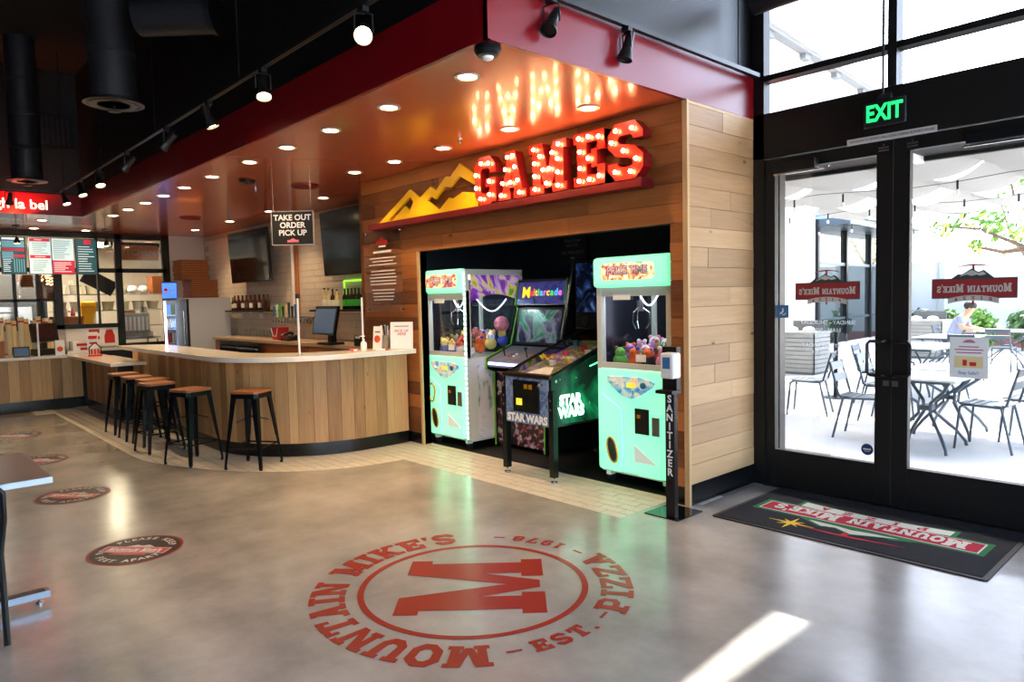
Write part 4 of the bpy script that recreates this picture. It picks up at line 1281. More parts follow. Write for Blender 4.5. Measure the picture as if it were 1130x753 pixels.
MB().box(-.09, -.04, -.01, .09, .04, .012).build('base', 'red_print', hl)
pt = thing('promo_poster', 'white promotional poster with red figure below the serving window', 'poster', (XK + .01, 3.25, .86))
MB().box(-.005, -.48, 0, .006, .4, .36).build('sheet', 'paper', pt)
MB().prism([(.16, .06), (.34, .06), (.34, .2), (.3, .32), (.2, .32), (.16, .2)], .006, .009, 'yz').box(.006, -.1, .26, .009, .08, .33).box(.006, -.06, .14, .009, .08, .2).build('print', 'red_print', pt)
kb = thing('back_counter', 'pale counter shelf under the serving window', 'counter', (XK + .24, 3.1, 0))
MB().box(-.18, -1.2, .8, .25, .9, .84).build('top', 'quartz', kb)
MB().box(-.18, -1.2, 0, .2, .8, .8).build('body', 'black_paint', kb)
for y, l_ in ((2.35, 'grey'), (2.75, 'small')):
    d_ = thing('napkin_box', l_ + ' dispenser box on the shelf under the serving window', 'dispenser', (XK + .3, y + .1, .84))
    MB().box(-.07, -.08, 0, .07, .08, .2 if y < 2.5 else .16).build('body', 'black_plastic' if y < 2.5 else 'zinc', d_, bevel=.01)
    MB().box(.07, -.04, .06, .075, .04, .12).build('slot', 'paper', d_)
# ------------------------------------------------------------------ lit sign above the alcove
mat('mantel_red', (96, 8, 16), .4)
ms = thing('sign_shelf', 'long dark red shelf under the lit letters', 'shelf', (-5.28, 4.47, 2.43))
MB().box(-1.95, -.085, 0, 1.97, .06, .062).build('board', 'mantel_red', ms, bevel=.003)
MB().box(1.93, -.095, -.004, 1.98, .06, .068).build('end_cap', 'mantel_red', ms)
mat('letter_face', (206, 32, 22), .35)
mat('letter_side', (120, 10, 14), .4)
mat('bulb', (255, 220, 170), .3, emit=(255, 206, 140), es=40)
mat('socket', (60, 16, 12), .5)
BUL = {'G': [(.37, .88), (.7, .85), (.14, .64), (.14, .36), (.32, .11), (.72, .17), (.72, .46)],
       'A': [(.41, .88), (.6, .89), (.33, .63), (.67, .65), (.22, .35), (.5, .34), (.76, .36), (.16, .1), (.82, .1)],
       'M': [(.2, .9), (.4, .74), (.22, .62), (.22, .36), (.22, .1), (.5, .46), (.7, .46), (.6, .18), (.8, .76), (1.0, .9), (.97, .62), (.97, .36), (.97, .1)],
       'E': [(.2, .9), (.46, .9), (.74, .86), (.22, .65), (.45, .5), (.22, .34), (.2, .1), (.48, .1), (.74, .14)],
       'S': [(.24, .88), (.62, .87), (.14, .68), (.42, .5), (.71, .32), (.58, .11), (.22, .14)]}
LX = {'G': (-5.27, -4.96), 'A': (-4.93, -4.56), 'M': (-4.51, -4.07), 'E': (-3.99, -3.66), 'S': (-3.63, -3.28)}
for ch in 'GAMES':
    x0, x1 = LX[ch]
    w, polys = GL[ch]
    sx, H_ = (x1 - x0) / w, .425
    r = thing('marquee_letter', 'red marquee letter %s studded with glowing bulbs' % ch, 'letter', ((x0 + x1) / 2, 4.44, 2.502), 0, 'lit letters of the games sign')
    def tp_(p): return [((a - w / 2) * sx, b * H_) for a, b in p]
    mb = MB()
    for i, p in enumerate(polys):
        mb.prism(tp_(p), -.052 - .0003 * i, .045, 'xz')
    mb.build('body', 'letter_side', r)
    mb = MB()
    for i, p in enumerate(polys):
        q = tp_(p)
        mb.prism(q, -.0565 - .0002 * i, -.052, 'xz')
    mb.build('face', 'letter_face', r)
    for (u, v) in BUL[ch]:
        x, z = (u - w / 2) * sx, v * H_
        b_ = MB().ball((x, -.078, z), .0165, 10, 6).build('bulb', 'bulb', r, smooth=True)
        MB().cyl((x, -.066, z), (x, -.056, z), .012, n=8).build('socket', 'socket', b_)
mat('mountain_yellow', (240, 190, 8), .4)
mts = thing('mountain_cutout', 'yellow zigzag mountain outline standing on the red shelf', 'wall sign', (-6.2, 4.46, 2.493))
P = {'ridge': [[(-7.1, 2.495), (-6.45, 2.81), (-6.45, 2.73), (-6.94, 2.495)], [(-6.45, 2.81), (-6.27, 2.70), (-6.39, 2.665), (-6.45, 2.73)],
      [(-6.27, 2.70), (-6.07, 2.79), (-6.07, 2.69), (-6.13, 2.65)], [(-6.07, 2.79), (-5.98, 2.74), (-5.99, 2.65), (-6.07, 2.69)], [(-5.98, 2.74), (-5.80, 2.86), (-5.83, 2.76), (-5.99, 2.65)],
      [(-5.80, 2.86), (-5.73, 2.845), (-5.73, 2.74), (-5.83, 2.76)], [(-5.73, 2.845), (-5.57, 2.955), (-5.58, 2.83), (-5.73, 2.74)], [(-5.57, 2.955), (-5.3, 2.79), (-5.3, 2.69), (-5.58, 2.83)]],
     'slope': [[(-6.84, 2.495), (-6.55, 2.64), (-6.47, 2.58), (-6.47, 2.495)], [(-6.47, 2.495), (-6.47, 2.58), (-6.39, 2.67), (-6.27, 2.70), (-6.13, 2.65), (-5.93, 2.535), (-5.93, 2.495)],
      [(-5.93, 2.495), (-5.93, 2.535), (-5.76, 2.64), (-5.70, 2.62), (-5.54, 2.67), (-5.3, 2.63), (-5.3, 2.495)], [(-6.96, 2.495), (-6.94, 2.52), (-6.84, 2.51), (-6.84, 2.495)]]}
for nm, ls in P.items():
    mb = MB()
    for i, q in enumerate(ls):
        mb.prism([(a + 6.2, b - 2.493) for a, b in q], -.012 - .0002 * i, .012, 'xz')
    mb.build(nm, 'mountain_yellow', mts)
# acrylic story panel on the wooden wall
hp = thing('story_panel', 'clear acrylic panel of white writing on wooden wall left of alcove', 'panel', (-7.08, YG - .055, 1.48))
MB().box(-.39, -.004, 0, .39, .004, .95).build('sheet', 'clear', hp)
for x in (-.36, .36):
    for z in (.03, .92):
        MB().cyl((x, -.01, z), (x, .035, z), .012, n=10).build('standoff', 'steel', hp)
MB().prism([(-.12, .78), (.12, .78), (.12, .83), (.06, .83), (.02, .87), (-.03, .86), (-.06, .83), (-.12, .83)], -.0062, -.0045, 'xz').build('emblem', 'red_print', hp)
MB().prism([(-.08, .75), (.08, .75), (.07, .77), (-.07, .77)], -.0062, -.0045, 'xz').build('emblem_ribbon', 'white_print', hp)
MB().box(-.19, -.0062, .685, .19, -.0045, .71).build('heading', 'white_print', hp)
for blk, z0, n_ in ((0, .62, 3), (1, .47, 5), (2, .25, 4)):
    for k in range(n_):
        hw = random.uniform(.2, .3)
        MB().box(-hw, -.0062, z0 - k * .038, hw, -.0045, z0 + .012 - k * .038).build('text_line', 'white_print', hp)
# small black notice at the back of the alcove
nr = thing('notice_board', 'black NO REFUNDS notice hanging at the back of the alcove', 'sign', (-5.4, 5.9, 2.0))
MB().box(-.2, -.01, 0, .2, .01, .3).build('board', 'sign_black', nr)
text('Play at your\nown risk.', .052, 'grey_print', nr, (0, -.0115, .21), FRONT)
text('NO REFUNDS', .055, 'grey_print', nr, (0, -.0115, .1), FRONT)
MB().prism([(-.04, .03), (.04, .03), (.02, .055), (-.02, .055)], -.013, -.01, 'xz').build('emblem', 'grey_print', nr)
for sx in (-.18, .18):
    MB().cyl((sx, 0, .3), (sx, 0, .42), .002, n=5).build('cord', 'steel', nr)

# ------------------------------------------------------------------ claw machines
mat('mint', (176, 250, 220), .35, emit=(120, 255, 196), es=.42)
mat('mint_led', (200, 255, 235), .3, emit=(150, 255, 215), es=4)
mat('pale_frame', (206, 208, 202), .4)
mat('claw_back', (26, 30, 40), .15)
mat('white_tube', (240, 240, 245), .4, emit=(240, 240, 255), es=.8)
mat('claw_lamp', (240, 244, 255), .4, emit=(235, 242, 255), es=24)
ramp_mat('side_art', [(.34, (96, 30, 150)), (.46, (150, 70, 190)), (.53, (220, 190, 230)), (.59, (245, 214, 60)), (.68, (80, 160, 70))], scale=2.6, distort=3, rough=.3, emit=.12)
ramp_mat('low_art', [(.35, (60, 150, 110)), (.47, (214, 218, 220)), (.6, (226, 222, 230)), (.7, (160, 120, 190))], scale=2.2, distort=2.5, rough=.3)
ramp_mat('sign_art', [(.3, (60, 100, 190)), (.42, (216, 70, 60)), (.49, (240, 210, 140)), (.58, (245, 244, 226)), (.7, (130, 200, 100))], scale=9, distort=1.5, emit=.35)
ramp_mat('panel_art', [(.32, (60, 130, 190)), (.45, (150, 200, 210)), (.55, (225, 215, 190)), (.68, (240, 130, 50))], scale=9, distort=1.0, emit=.25)
mat('gold', (220, 160, 30), .3, .5)
mat('sign_pink', (190, 60, 130), .5)
mat('grille_glow', (206, 200, 204), .5, emit=(190, 225, 210), es=.22)  # speaker grille is no lamp; slight glow added to keep it pale
mat('prize_dark', (40, 60, 60), .2, noise=(20, .5))
def claw_machine(x, label, right):
    r = thing('claw_machine', label, 'claw machine', (x, 4.66, 0), 0, 'claw machines in the alcove')
    W, D = (.38 if right else .36), .80
    FR = W if right else W - .045
    MB().box(-W, .03, .09, W, D, .98).build('cabinet', 'pale_frame', r, bevel=.006)
    MB().box(W, .12, .12, W + .004, D - .05, .9).build('lower_side_art', 'low_art', r)
    fp = MB().box(-W - .005, -.02, .115, FR, .03, 1.0).build('front_panel', 'mint', r, bevel=.025)
    # moulded folds of the front panel
    MB().prism([(-.33, .78), (-.12, .66), (-.1, .3), (-.14, .12), (-.34, .12)], -.032, -.018, 'xz').build('moulding', 'mint', fp, bevel=.01)
    MB().prism([(-.02, .62), (.28, .66), (.28, .12), (.06, .12), (-.02, .36)], -.028, -.018, 'xz').build('moulding', 'mint', fp, bevel=.008)
    cp = MB().prism([(-.27, .9), (-.25, .93), (.1, .935), (.23, .9), (.22, .87), (.1, .79), (.0, .75), (-.1, .77), (-.22, .85)], -.036, -.02, 'xz').build('control_plate', 'panel_art', r)
    MB().cyl((-.13, -.037, .865), (-.13, -.07, .87), .006, n=8).ball((-.13, -.08, .872), .02).build('joystick', 'white_plastic', cp, smooth=True)
    MB().box(-.05, -.042, .845, .04, -.036, .885).build('display', mat('amber_lcd', (226, 200, 60), .4, emit=(226, 200, 60), es=.5), cp) if 'amber_lcd' not in MATS else MB().box(-.05, -.042, .845, .04, -.036, .885).build('display', 'amber_lcd', cp)
    MB().cyl((.12, -.036, .87), (.12, -.048, .87), .026, n=16).build('button', 'sticker_blue', cp)
    MB().box(.03, -.04, .47, .17, -.028, .68).build('bill_acceptor', 'black_plastic', r, bevel=.004)
    MB().box(.055, -.043, .6, .09, -.04, .63).build('bill_slot', 'gold', r)
    if not right:
        MB().tube([(-.26 + .055 * math.cos(a) * (1 + .12 * math.sin(3 * a)), -.036, .58 + .1 * math.sin(a)) for a in [k * PI / 12 for k in range(24)]], .01, 6, True).build('handle_ring', 'gold', r, smooth=True)
    else:
        MB().box(.1, .7, 1.0, .17, .76, 1.86).build('light_column', mat('column_glow', (225, 225, 250), .4, emit=(215, 215, 250), es=1.6), r)
    MB().box(.2, -.036, .47, .27, -.028, .62).build('coin_door', 'metal', r)
    lp = [(-.215 + .05 * math.cos(a) - .02 * math.sin(a), -.034, .3 + .105 * math.sin(a)) for a in [k * PI / 12 for k in range(24)]]
    pd = MB().prism([(p[0], p[2]) for p in lp], -.036, -.03, 'xz').build('prize_door', 'prize_dark', r)
    MB().tube(lp, .008, 6, True).build('rim', 'gold', pd)
    MB().prism([(.02, .37), (.02, .23), (.25, .23)], -.034, -.028, 'xz').build('speaker_grille', 'grille_glow', r)
    # glass box
    for px in (-W, W - .05):
        MB().box(px, -.015, .98, px + .05, .045, 1.7).build('corner_post', 'pale_frame', r, bevel=.004)
        MB().box(px, D - .05, .98, px + .05, D, 1.88).build('corner_post', 'pale_frame', r)
    MB().box(-W + .05, -.01, .99, W - .05, .03, 1.04).build('window_sill', 'pale_frame', r)
    MB().box(-W + .05, -.01, 1.6, W - .05, .03, 1.69).build('window_head', 'pale_frame', r)
    MB().box(-W + .05, .004, 1.04, W - .05, .008, 1.6).build('front_glass', 'clear', r)
    MB().box(W - .01, .045, .9, W - .004, D - .05, 1.6).build('side_glass', 'clear', r)
    MB().box(-W, .045, .98, -W + .008, D - .05, 1.7).build('side_wall', 'claw_back', r)
    MB().box(-W + .05, D - .02, .98, W - .05, D, 1.88).build('back_wall', 'claw_back', r)
    MB().box(-W, .03, 1.86, W, D, 1.92).build('roof', 'pale_frame', r)
    ua = [(.05, 1.86), (.05, 1.58)] + [(.05 + (D - .1) * k / 10, 1.58 + .075 * math.sin(PI * k / 10)) for k in range(1, 10)] + [(D - .05, 1.58), (D - .05, 1.86)]
    MB().prism(ua, W - .004, W + .004, 'yz').build('upper_side_art', 'side_art', r)
    mq = MB().box(-W - .02, -.05, 1.675, FR + .015, .05, 1.93).build('marquee', 'mint', r, bevel=.035)
    sg = MB().prism(octo(-.29, 1.735, .25, 1.875, .025), -.056, -.05, 'xz').build('marquee_sign', 'sign_art', mq)
    text('PRIZE TIME', .088, 'sign_pink', sg, (-.02, -.058, 1.81), FRONT, name='lettering', bold=.006, sx=.95)
    text('PRIZE TIME', .088, 'white_print', sg, (-.02, -.0595, 1.81), FRONT, name='lettering', bold=.0005, sx=.95)
    for px, yy in (((-W + .0, .035),) if right else ((W - .022, -.02), (-W + .0, .035))):
        mb = MB()
        for k in range(34):
            z = .14 + k * .0525
            if px < 0:
                mb.obox((px - .006, yy, z), (.006, .022, .03))
            else:
                mb.obox((px, yy, z), (.022, .006, .03))
        tag(mb.build('led_strip', 'mint_led', r), kind='stuff')
    if not right:
        MB().box(W - .045, -.017, .115, W, .03, 1.92).build('led_post', 'pale_frame', r)
    # gantry, claw and rope lights
    MB().box(-W + .05, .3, 1.82, W - .05, .34, 1.85).build('gantry', 'steel', r)
    cl = MB().cyl((-.12, .25, 1.82), (-.12, .25, 1.55), .006, n=6).cyl((-.12, .25, 1.47), (-.12, .25, 1.56), .03, n=12).build('claw_head', 'steel', r)
    for k in range(3):
        a = k * 2.09 + .4
        c_, s_ = math.cos(a), math.sin(a)
        MB().tube([(-.12 + .02 * c_, .25 + .02 * s_, 1.5), (-.12 + .08 * c_, .25 + .08 * s_, 1.46), (-.12 + .09 * c_, .25 + .09 * s_, 1.38), (-.12 + .05 * c_, .25 + .05 * s_, 1.32)], .006, 6).build('claw_finger', 'steel', cl)
    MB().tube([(-.03 + .2 * k / 10, .12, 1.62 - .1 * math.sin(PI * k / 10)) for k in range(11)], .008, 6).build('rope_light', 'white_tube', r)
    MB().tube([(W - .03, .16 + .42 * k / 10, 1.6 - .13 * math.sin(PI * k / 10)) for k in range(11)], .008, 6).build('rope_light', 'white_tube', r)
    MB().box(-W + .1, .1, 1.845, W - .1, .16, 1.86).build('inner_lamp', 'claw_lamp', r)
    MB().box(-.2, -.014, 1.57, -.02, -.011, 1.62).build('sticker', 'paper', r)
    MB().box(.02, .0, 1.06, .12, .003, 1.12).build('note', 'paper', r)
    for sx in (-W + .07, W - .1):
        for sy in (.06, D - .08):
            cs = MB().obox((sx, sy, .085), (.05, .06, .05)).build('caster', 'white_plastic', r)
            MB().cyl((sx - .014, sy + .01, .038), (sx + .014, sy + .01, .038), .038, n=14).build('wheel', 'rubber', cs)
    return r
claw_machine(-6.135, 'glowing mint claw machine at the left of the alcove', False)
claw_machine(-3.61, 'glowing mint claw machine at the right of the alcove, beside the pine wall', True)
tc = [(232, 110, 50), (60, 80, 190), (236, 214, 120), (230, 150, 180), (240, 240, 240), (200, 40, 50), (110, 180, 90), (130, 90, 60), (40, 40, 46), (190, 140, 210)]
for k, c in enumerate(tc):
    mat('plush_%d' % k, c, .9)
def plush(x, y, z, r_, k, label, group):
    t = thing('plush_toy', label, 'toy', (x, y, z), random.uniform(-.8, .8), group)
    MB().ball((0, 0, r_), r_, 10, 7, (1, .9, 1)).build('body', 'plush_%d' % (k % 10), t, smooth=True)
    MB().ball((0, -.2 * r_, 2.1 * r_), .72 * r_, 10, 7).build('head', 'plush_%d' % ((k + (k % 3)) % 10), t, smooth=True)
    for s in (-1, 1):
        MB().ball((s * .5 * r_, -.1 * r_, 2.7 * r_), .28 * r_, 8, 5).build('ear', 'plush_%d' % ((k + 1) % 10), t, smooth=True)
        MB().ball((s * .28 * r_, -.85 * r_, 2.25 * r_), .1 * r_, 6, 4).build('eye', 'black_plastic', t, smooth=True)
for cx, side in ((-6.135, 'left'), (-3.625, 'right')):
    for k in range(16):
        col_, row_ = k % 4, k // 4
        x = cx - .225 + col_ * .15 + random.uniform(-.015, .015)
        y = 4.66 + .13 + row_ * .155
        plush(x, y, .985 + .03 * row_ * (1 if side == 'left' else .6), random.uniform(.06, .07), random.randint(0, 9), ORD[col_] + ' soft toy from the left, %s row, inside the %s claw machine' % (('front', 'second', 'third', 'back')[row_], side), 'soft toys in the %s claw machine' % side)
bl = MB().ball((0, 0, .085), .085, 16, 10).build('play_ball', mat('ball_pink', (214, 120, 140), .3, noise=(14, .4)), None, smooth=True, loc=(-5.87, 5.22, 1.24))
tag(bl, 'pink patterned ball on top of the toys in the left claw machine', 'ball')

# ------------------------------------------------------------------ multi-game arcade cabinet
ac = thing('arcade_cabinet', 'black upright arcade cabinet with green edging and slanted screen', 'arcade machine', (-5.38, 4.95, 0))
mat('edge_green', (110, 190, 40), .4)
ramp_mat('marquee_art', [(.3, (24, 24, 70)), (.45, (60, 70, 150)), (.55, (90, 70, 150)), (.66, (40, 90, 130))], scale=14, distort=1, emit=.2)
ramp_mat('figure_art', [(.3, (8, 8, 12)), (.5, (14, 16, 30)), (.54, (170, 50, 36)), (.58, (40, 70, 150)), (.63, (190, 180, 160)), (.7, (70, 130, 60))], scale=18, distort=.4, detail=2, emit=.08)
ramp_mat('screen_art', [(.3, (20, 24, 34)), (.45, (60, 62, 84)), (.55, (110, 112, 130)), (.68, (24, 110, 70))], scale=3.2, distort=2.5, rough=.1, emit=.3)
prof = [(.05, .02), (.05, .82), (-.06, .86), (-.06, .97), (.30, 1.10), (.42, 1.5), (.38, 1.53), (.43, 1.8), (.92, 1.8), (.92, .02)]
for s in (-1, 1):
    sd = MB().prism(prof, s * .375 - .012, s * .375 + .012, 'yz').build('side_panel', 'black_plastic', ac)
    MB().tube([(s * .375, a - .003, b) for a, b in prof[:8]], .009, 6).build('edge_trim', 'edge_green', sd)
MB().box(-.363, .07, .05, .363, .09, .82).build('front_panel', 'figure_art', ac)
MB().prism([(-.05, .88), (-.05, .96), (.30, 1.085), (.32, .9)], -.363, .363, 'yz').build('control_deck', mat('deck', (120, 118, 132), .3, noise=(12, .2)), ac)
MB().box(-.35, -.062, .905, .35, -.056, .93).build('deck_lights', mat('deck_led', (190, 200, 255), .4, emit=(180, 195, 255), es=3), ac)
for x in (-.2, .14):
    MB().cyl((x, .05, .99), (x, .035, 1.07), .007, n=8).ball((x, .033, 1.085), .02).build('joystick', 'black_plastic', ac, smooth=True)
    for k in range(6):
        MB().cyl((x + .06 + (k % 3) * .04, .05 + .045 * (k // 3), .995 + .016 * (k // 3)), (x + .06 + (k % 3) * .04, .045 + .045 * (k // 3), 1.006 + .016 * (k // 3)), .014, n=10).build('button', ('red_print', 'sticker_blue', 'white_print')[k % 3], ac)
MB().prism([(.305, 1.105), (.425, 1.5), (.5, 1.5), (.5, 1.1)], -.363, .363, 'yz').build('screen_bezel', 'black_plastic', ac)
MB().add([(-.31, .309, 1.13), (.31, .309, 1.13), (.31, .413, 1.475), (-.31, .413, 1.475)], [(0, 1, 2, 3)]).build('screen', 'screen_art', ac)
mq = MB().prism([(.385, 1.535), (.43, 1.775), (.6, 1.775), (.6, 1.535)], -.363, .363, 'yz').build('marquee', 'marquee_art', ac)
for nm_, c_ in (('mq_yellow', (245, 215, 40)), ('mq_red', (235, 60, 50)), ('mq_orange', (245, 140, 40)), ('mq_green', (90, 220, 90)), ('mq_blue', (90, 190, 250)), ('mq_pink', (240, 110, 200))):
    mat(nm_, c_, .4, emit=c_, es=.55)
rainbow = ['mq_yellow', 'mq_red', 'mq_orange', 'mq_yellow', 'mq_green', 'mq_blue', 'mq_pink', 'mq_yellow', 'mq_green', 'mq_blue', 'mq_pink']
x = -.27
for k, ch in enumerate('Multiarcade'):
    wch = {'M': .1, 'i': .028, 'l': .028, 't': .04, 'r': .042}.get(ch, .058)
    sz = .17 if k == 0 else .105
    text(ch, sz, rainbow[k], mq, (x + wch / 2, .402, 1.66), (PI / 2 - .185, 0, 0), name='lettering', bold=.003)
    x += wch
MB().box(-.36, .39, 1.527, .36, .42, 1.54).build('marquee_rail', 'steel', ac)
MB().box(-.37, .43, 1.78, .37, .92, 1.805).build('top', 'black_plastic', ac)
for sx in (-.33, .33):
    cs = MB().obox((sx, .1, .05), (.04, .05, .03)).build('caster', 'steel', ac)
    MB().cyl((sx - .012, .1, .024), (sx + .012, .1, .024), .024, n=12).build('wheel', 'rubber', cs)

# ------------------------------------------------------------------ pinball machine
pn = thing('pinball_machine', 'black pinball machine with white lettering and green glowing side', 'pinball machine', (-4.52, 4.3, 0))
mat('pin_black', (14, 17, 18), .25)
ramp_mat('pin_side', [(.3, (6, 10, 10)), (.46, (8, 34, 26)), (.56, (12, 90, 60)), (.7, (40, 180, 120))], scale=2.2, distort=.6, rough=.25, emit=.22)
ramp_mat('pin_front', [(.3, (30, 40, 70)), (.45, (80, 100, 140)), (.55, (120, 140, 170)), (.7, (50, 60, 90))], scale=9, distort=1.5, emit=.12)
ramp_mat('playfield', [(.3, (20, 24, 20)), (.44, (120, 120, 110)), (.52, (60, 80, 40)), (.58, (200, 180, 60)), (.66, (150, 60, 40)), (.74, (190, 200, 200))], scale=14, distort=1.2, emit=.06)
ramp_mat('backglass', [(.3, (6, 8, 16)), (.5, (14, 22, 48)), (.62, (40, 70, 130)), (.74, (120, 150, 190))], scale=5, distort=1.4, rough=.15, emit=.15)
pf = [(0, .48), (0, .9), (.03, .925), (1.08, 1.27), (1.3, 1.27), (1.3, .46)]
for s in (-1, 1):
    sd = MB().prism(pf, s * .29 - .012, s * .29 + .012, 'yz').build('side_panel', 'pin_black', pn)
    MB().tube([(s * .29, .03, .93), (s * .29, 1.08, 1.275)], .014, 8).build('side_rail', 'dark_metal', sd)
    if s > 0:
        MB().prism([(.01, .5), (.01, .89), (1.06, 1.24), (1.06, .48)], .3022, .3034, 'yz').build('side_art', 'pin_side', sd)
        MB().prism([(.5, .985), (1.05, 1.105), (1.05, 1.092), (.5, .972)], .3036, .3044, 'yz').build('light_beam', mat('beam', (120, 255, 190), .4, emit=(80, 240, 150), es=1.6), sd)
        for k in range(14):
            MB().ball((.3036, random.uniform(.1, 1.0), random.uniform(.55, .95)), .004, 5, 4).build('speck', 'white_print', sd)
        mat('sw_white', (235, 255, 245), .4, emit=(190, 255, 225), es=.9)
        text('STAR', .125, 'sw_white', sd, (.3040, .24, .7), (PI / 2, 0, PI / 2), name='lettering', bold=.008, sx=.95)
        text('WARS', .125, 'sw_white', sd, (.3040, .25, .595), (PI / 2, 0, PI / 2), name='lettering', bold=.008, sx=.95)
        for k in range(2):
            MB().cyl((.3, .06, .88 - k * .22), (.306, .06, .88 - k * .22), .014, n=10).build('bolt', 'steel', sd)
MB().box(-.28, 0, .48, .28, .02, .9).build('front_panel', 'pin_black', pn)
fa = MB().box(-.275, -.004, .485, .275, 0, .895).build('front_art', 'pin_front', pn)
cd = MB().box(-.17, -.014, .585, .17, -.004, .875).build('coin_door', 'pin_black', pn, bevel=.01)
MB().box(-.12, -.02, .65, -.05, -.014, .71).build('coin_slot', 'amber_lcd', cd)
MB().box(.03, -.02, .63, .13, -.014, .75).build('coin_return', 'dark_metal', cd)
for k in range(2):
    MB().box(-.02 + k * .06, -.018, .8, .02 + k * .06, -.014, .84).build('coin_entry', 'gold', cd)
text('STAR WARS', .095, 'white_print', pn, (.0, -.006, .53), FRONT, name='lettering', bold=.005)
MB().box(-.3, -.02, .9, .3, .06, .935).build('lock_bar', mat('lockbar', (58, 44, 34), .3, .6), pn, bevel=.006)
MB().box(-.28, .0, .48, .28, 1.28, .5).build('bottom', 'pin_black', pn)
def slope(y, off=0): return .93 + (y - .03) * .3286 + off
MB().add([(-.275, .06, slope(.06, -.06)), (.275, .06, slope(.06, -.06)), (.275, 1.05, slope(1.05, -.1)), (-.275, 1.05, slope(1.05, -.1))], [(0, 1, 2, 3)]).build('playfield', 'playfield', pn)
MB().add([(-.2, .07, slope(.07, -.045)), (.2, .07, slope(.07, -.045)), (.05, .3, slope(.3, -.05)), (-.05, .3, slope(.3, -.05))], [(0, 1, 2, 3)]).build('apron', 'white_plastic', pn)
for k in range(9):
    x, y = random.uniform(-.2, .2), random.uniform(.4, .95)
    MB().cyl((x, y, slope(y, -.09)), (x, y, slope(y, -.03)), .03, n=10).build('bumper', ('red_print', 'yellow', 'white_plastic', 'sticker_blue')[k % 4], pn)
MB().add([(-.28, .05, slope(.05, .0)), (.28, .05, slope(.05, .0)), (.28, 1.07, slope(1.07, .0)), (-.28, 1.07, slope(1.07, .0))], [(0, 1, 2, 3)]).build('top_glass', 'clear', pn)
bbx = MB().box(-.33, 1.02, 1.28, .33, 1.28, 1.96).build('backbox', 'pin_black', pn)
MB().box(-.31, 1.012, 1.45, .31, 1.02, 1.94).build('backglass', 'backglass', bbx)
MB().box(-.31, 1.008, 1.3, .31, 1.02, 1.43).build('speaker_panel', 'dark_metal', bbx)
for x in (-.2, .2):
    MB().cyl((x, 1.0, 1.365), (x, 1.009, 1.365), .05, n=16).build('speaker', 'black_plastic', bbx)
MB().cyl((-.31, .78, 1.18), (-.33, 1.0, 1.97), .013, n=8).build('hinge_rod', 'steel', pn)
for sx in (-.3, .3):
    for sy, zt in ((0.02, .8), (1.26, .8)):
        lg = MB().obox((sx, sy, .05 + (zt - .05) / 2), (.055, .055, zt - .05)).build('leg', 'pin_black', pn)
        MB().cyl((sx, sy, 0), (sx, sy, .012), .03, n=14).cyl((sx, sy, .012), (sx, sy, .05), .008, n=8).build('leveler', 'steel', lg)
for k in range(2):
    for sx in (-.3, .3):
        MB().cyl((sx, -.012, .72 - .08 * k), (sx, -.004, .72 - .08 * k), .011, n=8).build('leg_bolt', 'steel', pn)
MB().cyl((.2, -.04, .85), (.2, 0, .85), .012, n=10).ball((.2, -.045, .85), .016).build('plunger', 'steel', pn)

# ------------------------------------------------------------------ sanitizer stand
sn = thing('sanitizer_stand', 'black SANITIZER stand with white dispenser at the wall corner', 'stand', (-2.995, 4.32, 0))
MB().box(-.145, -.165, 0, .145, .155, .008).build('base_plate', mat('gloss_black', (10, 11, 13), .08), sn)
MB().box(.02, -.125, .008, .095, -.085, 1.2).build('post', 'black_plastic', sn)
MB().box(.005, -.135, .92, .125, -.085, 1.235).build('back_plate', 'black_plastic', sn)
MB().box(-.01, -.2, .905, .13, -.085, .93).build('drip_tray', 'black_plastic', sn)
dp = MB().box(.055, -.235, 1.02, .165, -.135, 1.2).build('dispenser', 'white_plastic', sn, bevel=.015)
MB().box(.08, -.238, 1.09, .14, -.235, 1.17).build('dispenser_window', 'sticker_blue', dp)
for k, ch in enumerate('SANITIZER'):
    text(ch, .075, 'white_print', sn, (.0575, -.127, .86 - k * .066), FRONT, name='lettering', bold=.002)
# ------------------------------------------------------------------ lights in the lowered ceiling
def downlight(x, y, k, label, power):
    r = thing('downlight', label, 'ceiling light', (x, y, ZC), 0, 'recessed downlights in the red ceiling')
    MB().lathe([(.085, -.001), (.087, -.008), (.062, -.008), (.058, -.003)], n=24).build('trim_ring', 'can_trim', r, smooth=True)
    MB().cyl((0, 0, -.0075), (0, 0, -.004), .058, n=24).build('lens', 'lamp_glow', r)
    lamp('downlight_beam', 'SPOT', (0, 0, -.02), power, (255, 214, 160), .05, 110, (0, 0, -1), r, .7)
xs1 = [-3.58, -4.5, -5.38, -6.2, -7.05, -8.08, -9.0, -9.8, -10.6, -11.45, -12.3]
for k, x in enumerate(xs1):
    downlight(x, 2.94, k, ORD[k] + ' recessed downlight from the fascia corner in the front row', 24)
for k, (x, y, l_) in enumerate(((-3.6, 4.13, 'nearest the corner of the lit sign'), (-4.45, 4.1, 'above the middle of the lit letters'), (-5.38, 4.1, 'above the yellow mountain peak'), (-6.19, 4.09, 'above the mountain foot'), (-6.95, 4.07, 'near the edge of the wooden wall'))):
    downlight(x, y, k, 'recessed downlight of the rear row ' + l_, 26)
for k, (x, l_) in enumerate(((-8.87, 'nearest the right television'), (-10.6, 'above the hanging sign'), (-12.2, 'above the left television'), (-13.9, 'nearest the white corner'))):
    downlight(x, 4.7, k, 'recessed downlight behind the bar ' + l_, 45)
for x, y, l_ in ((-13.5, 2.2, 'above the order counter'), (-14.9, 3.1, 'above the dark menu screen'), (-14.9, 2.3, 'above the white menu screen')):
    downlight(x, y, 0, 'recessed downlight ' + l_, 14)
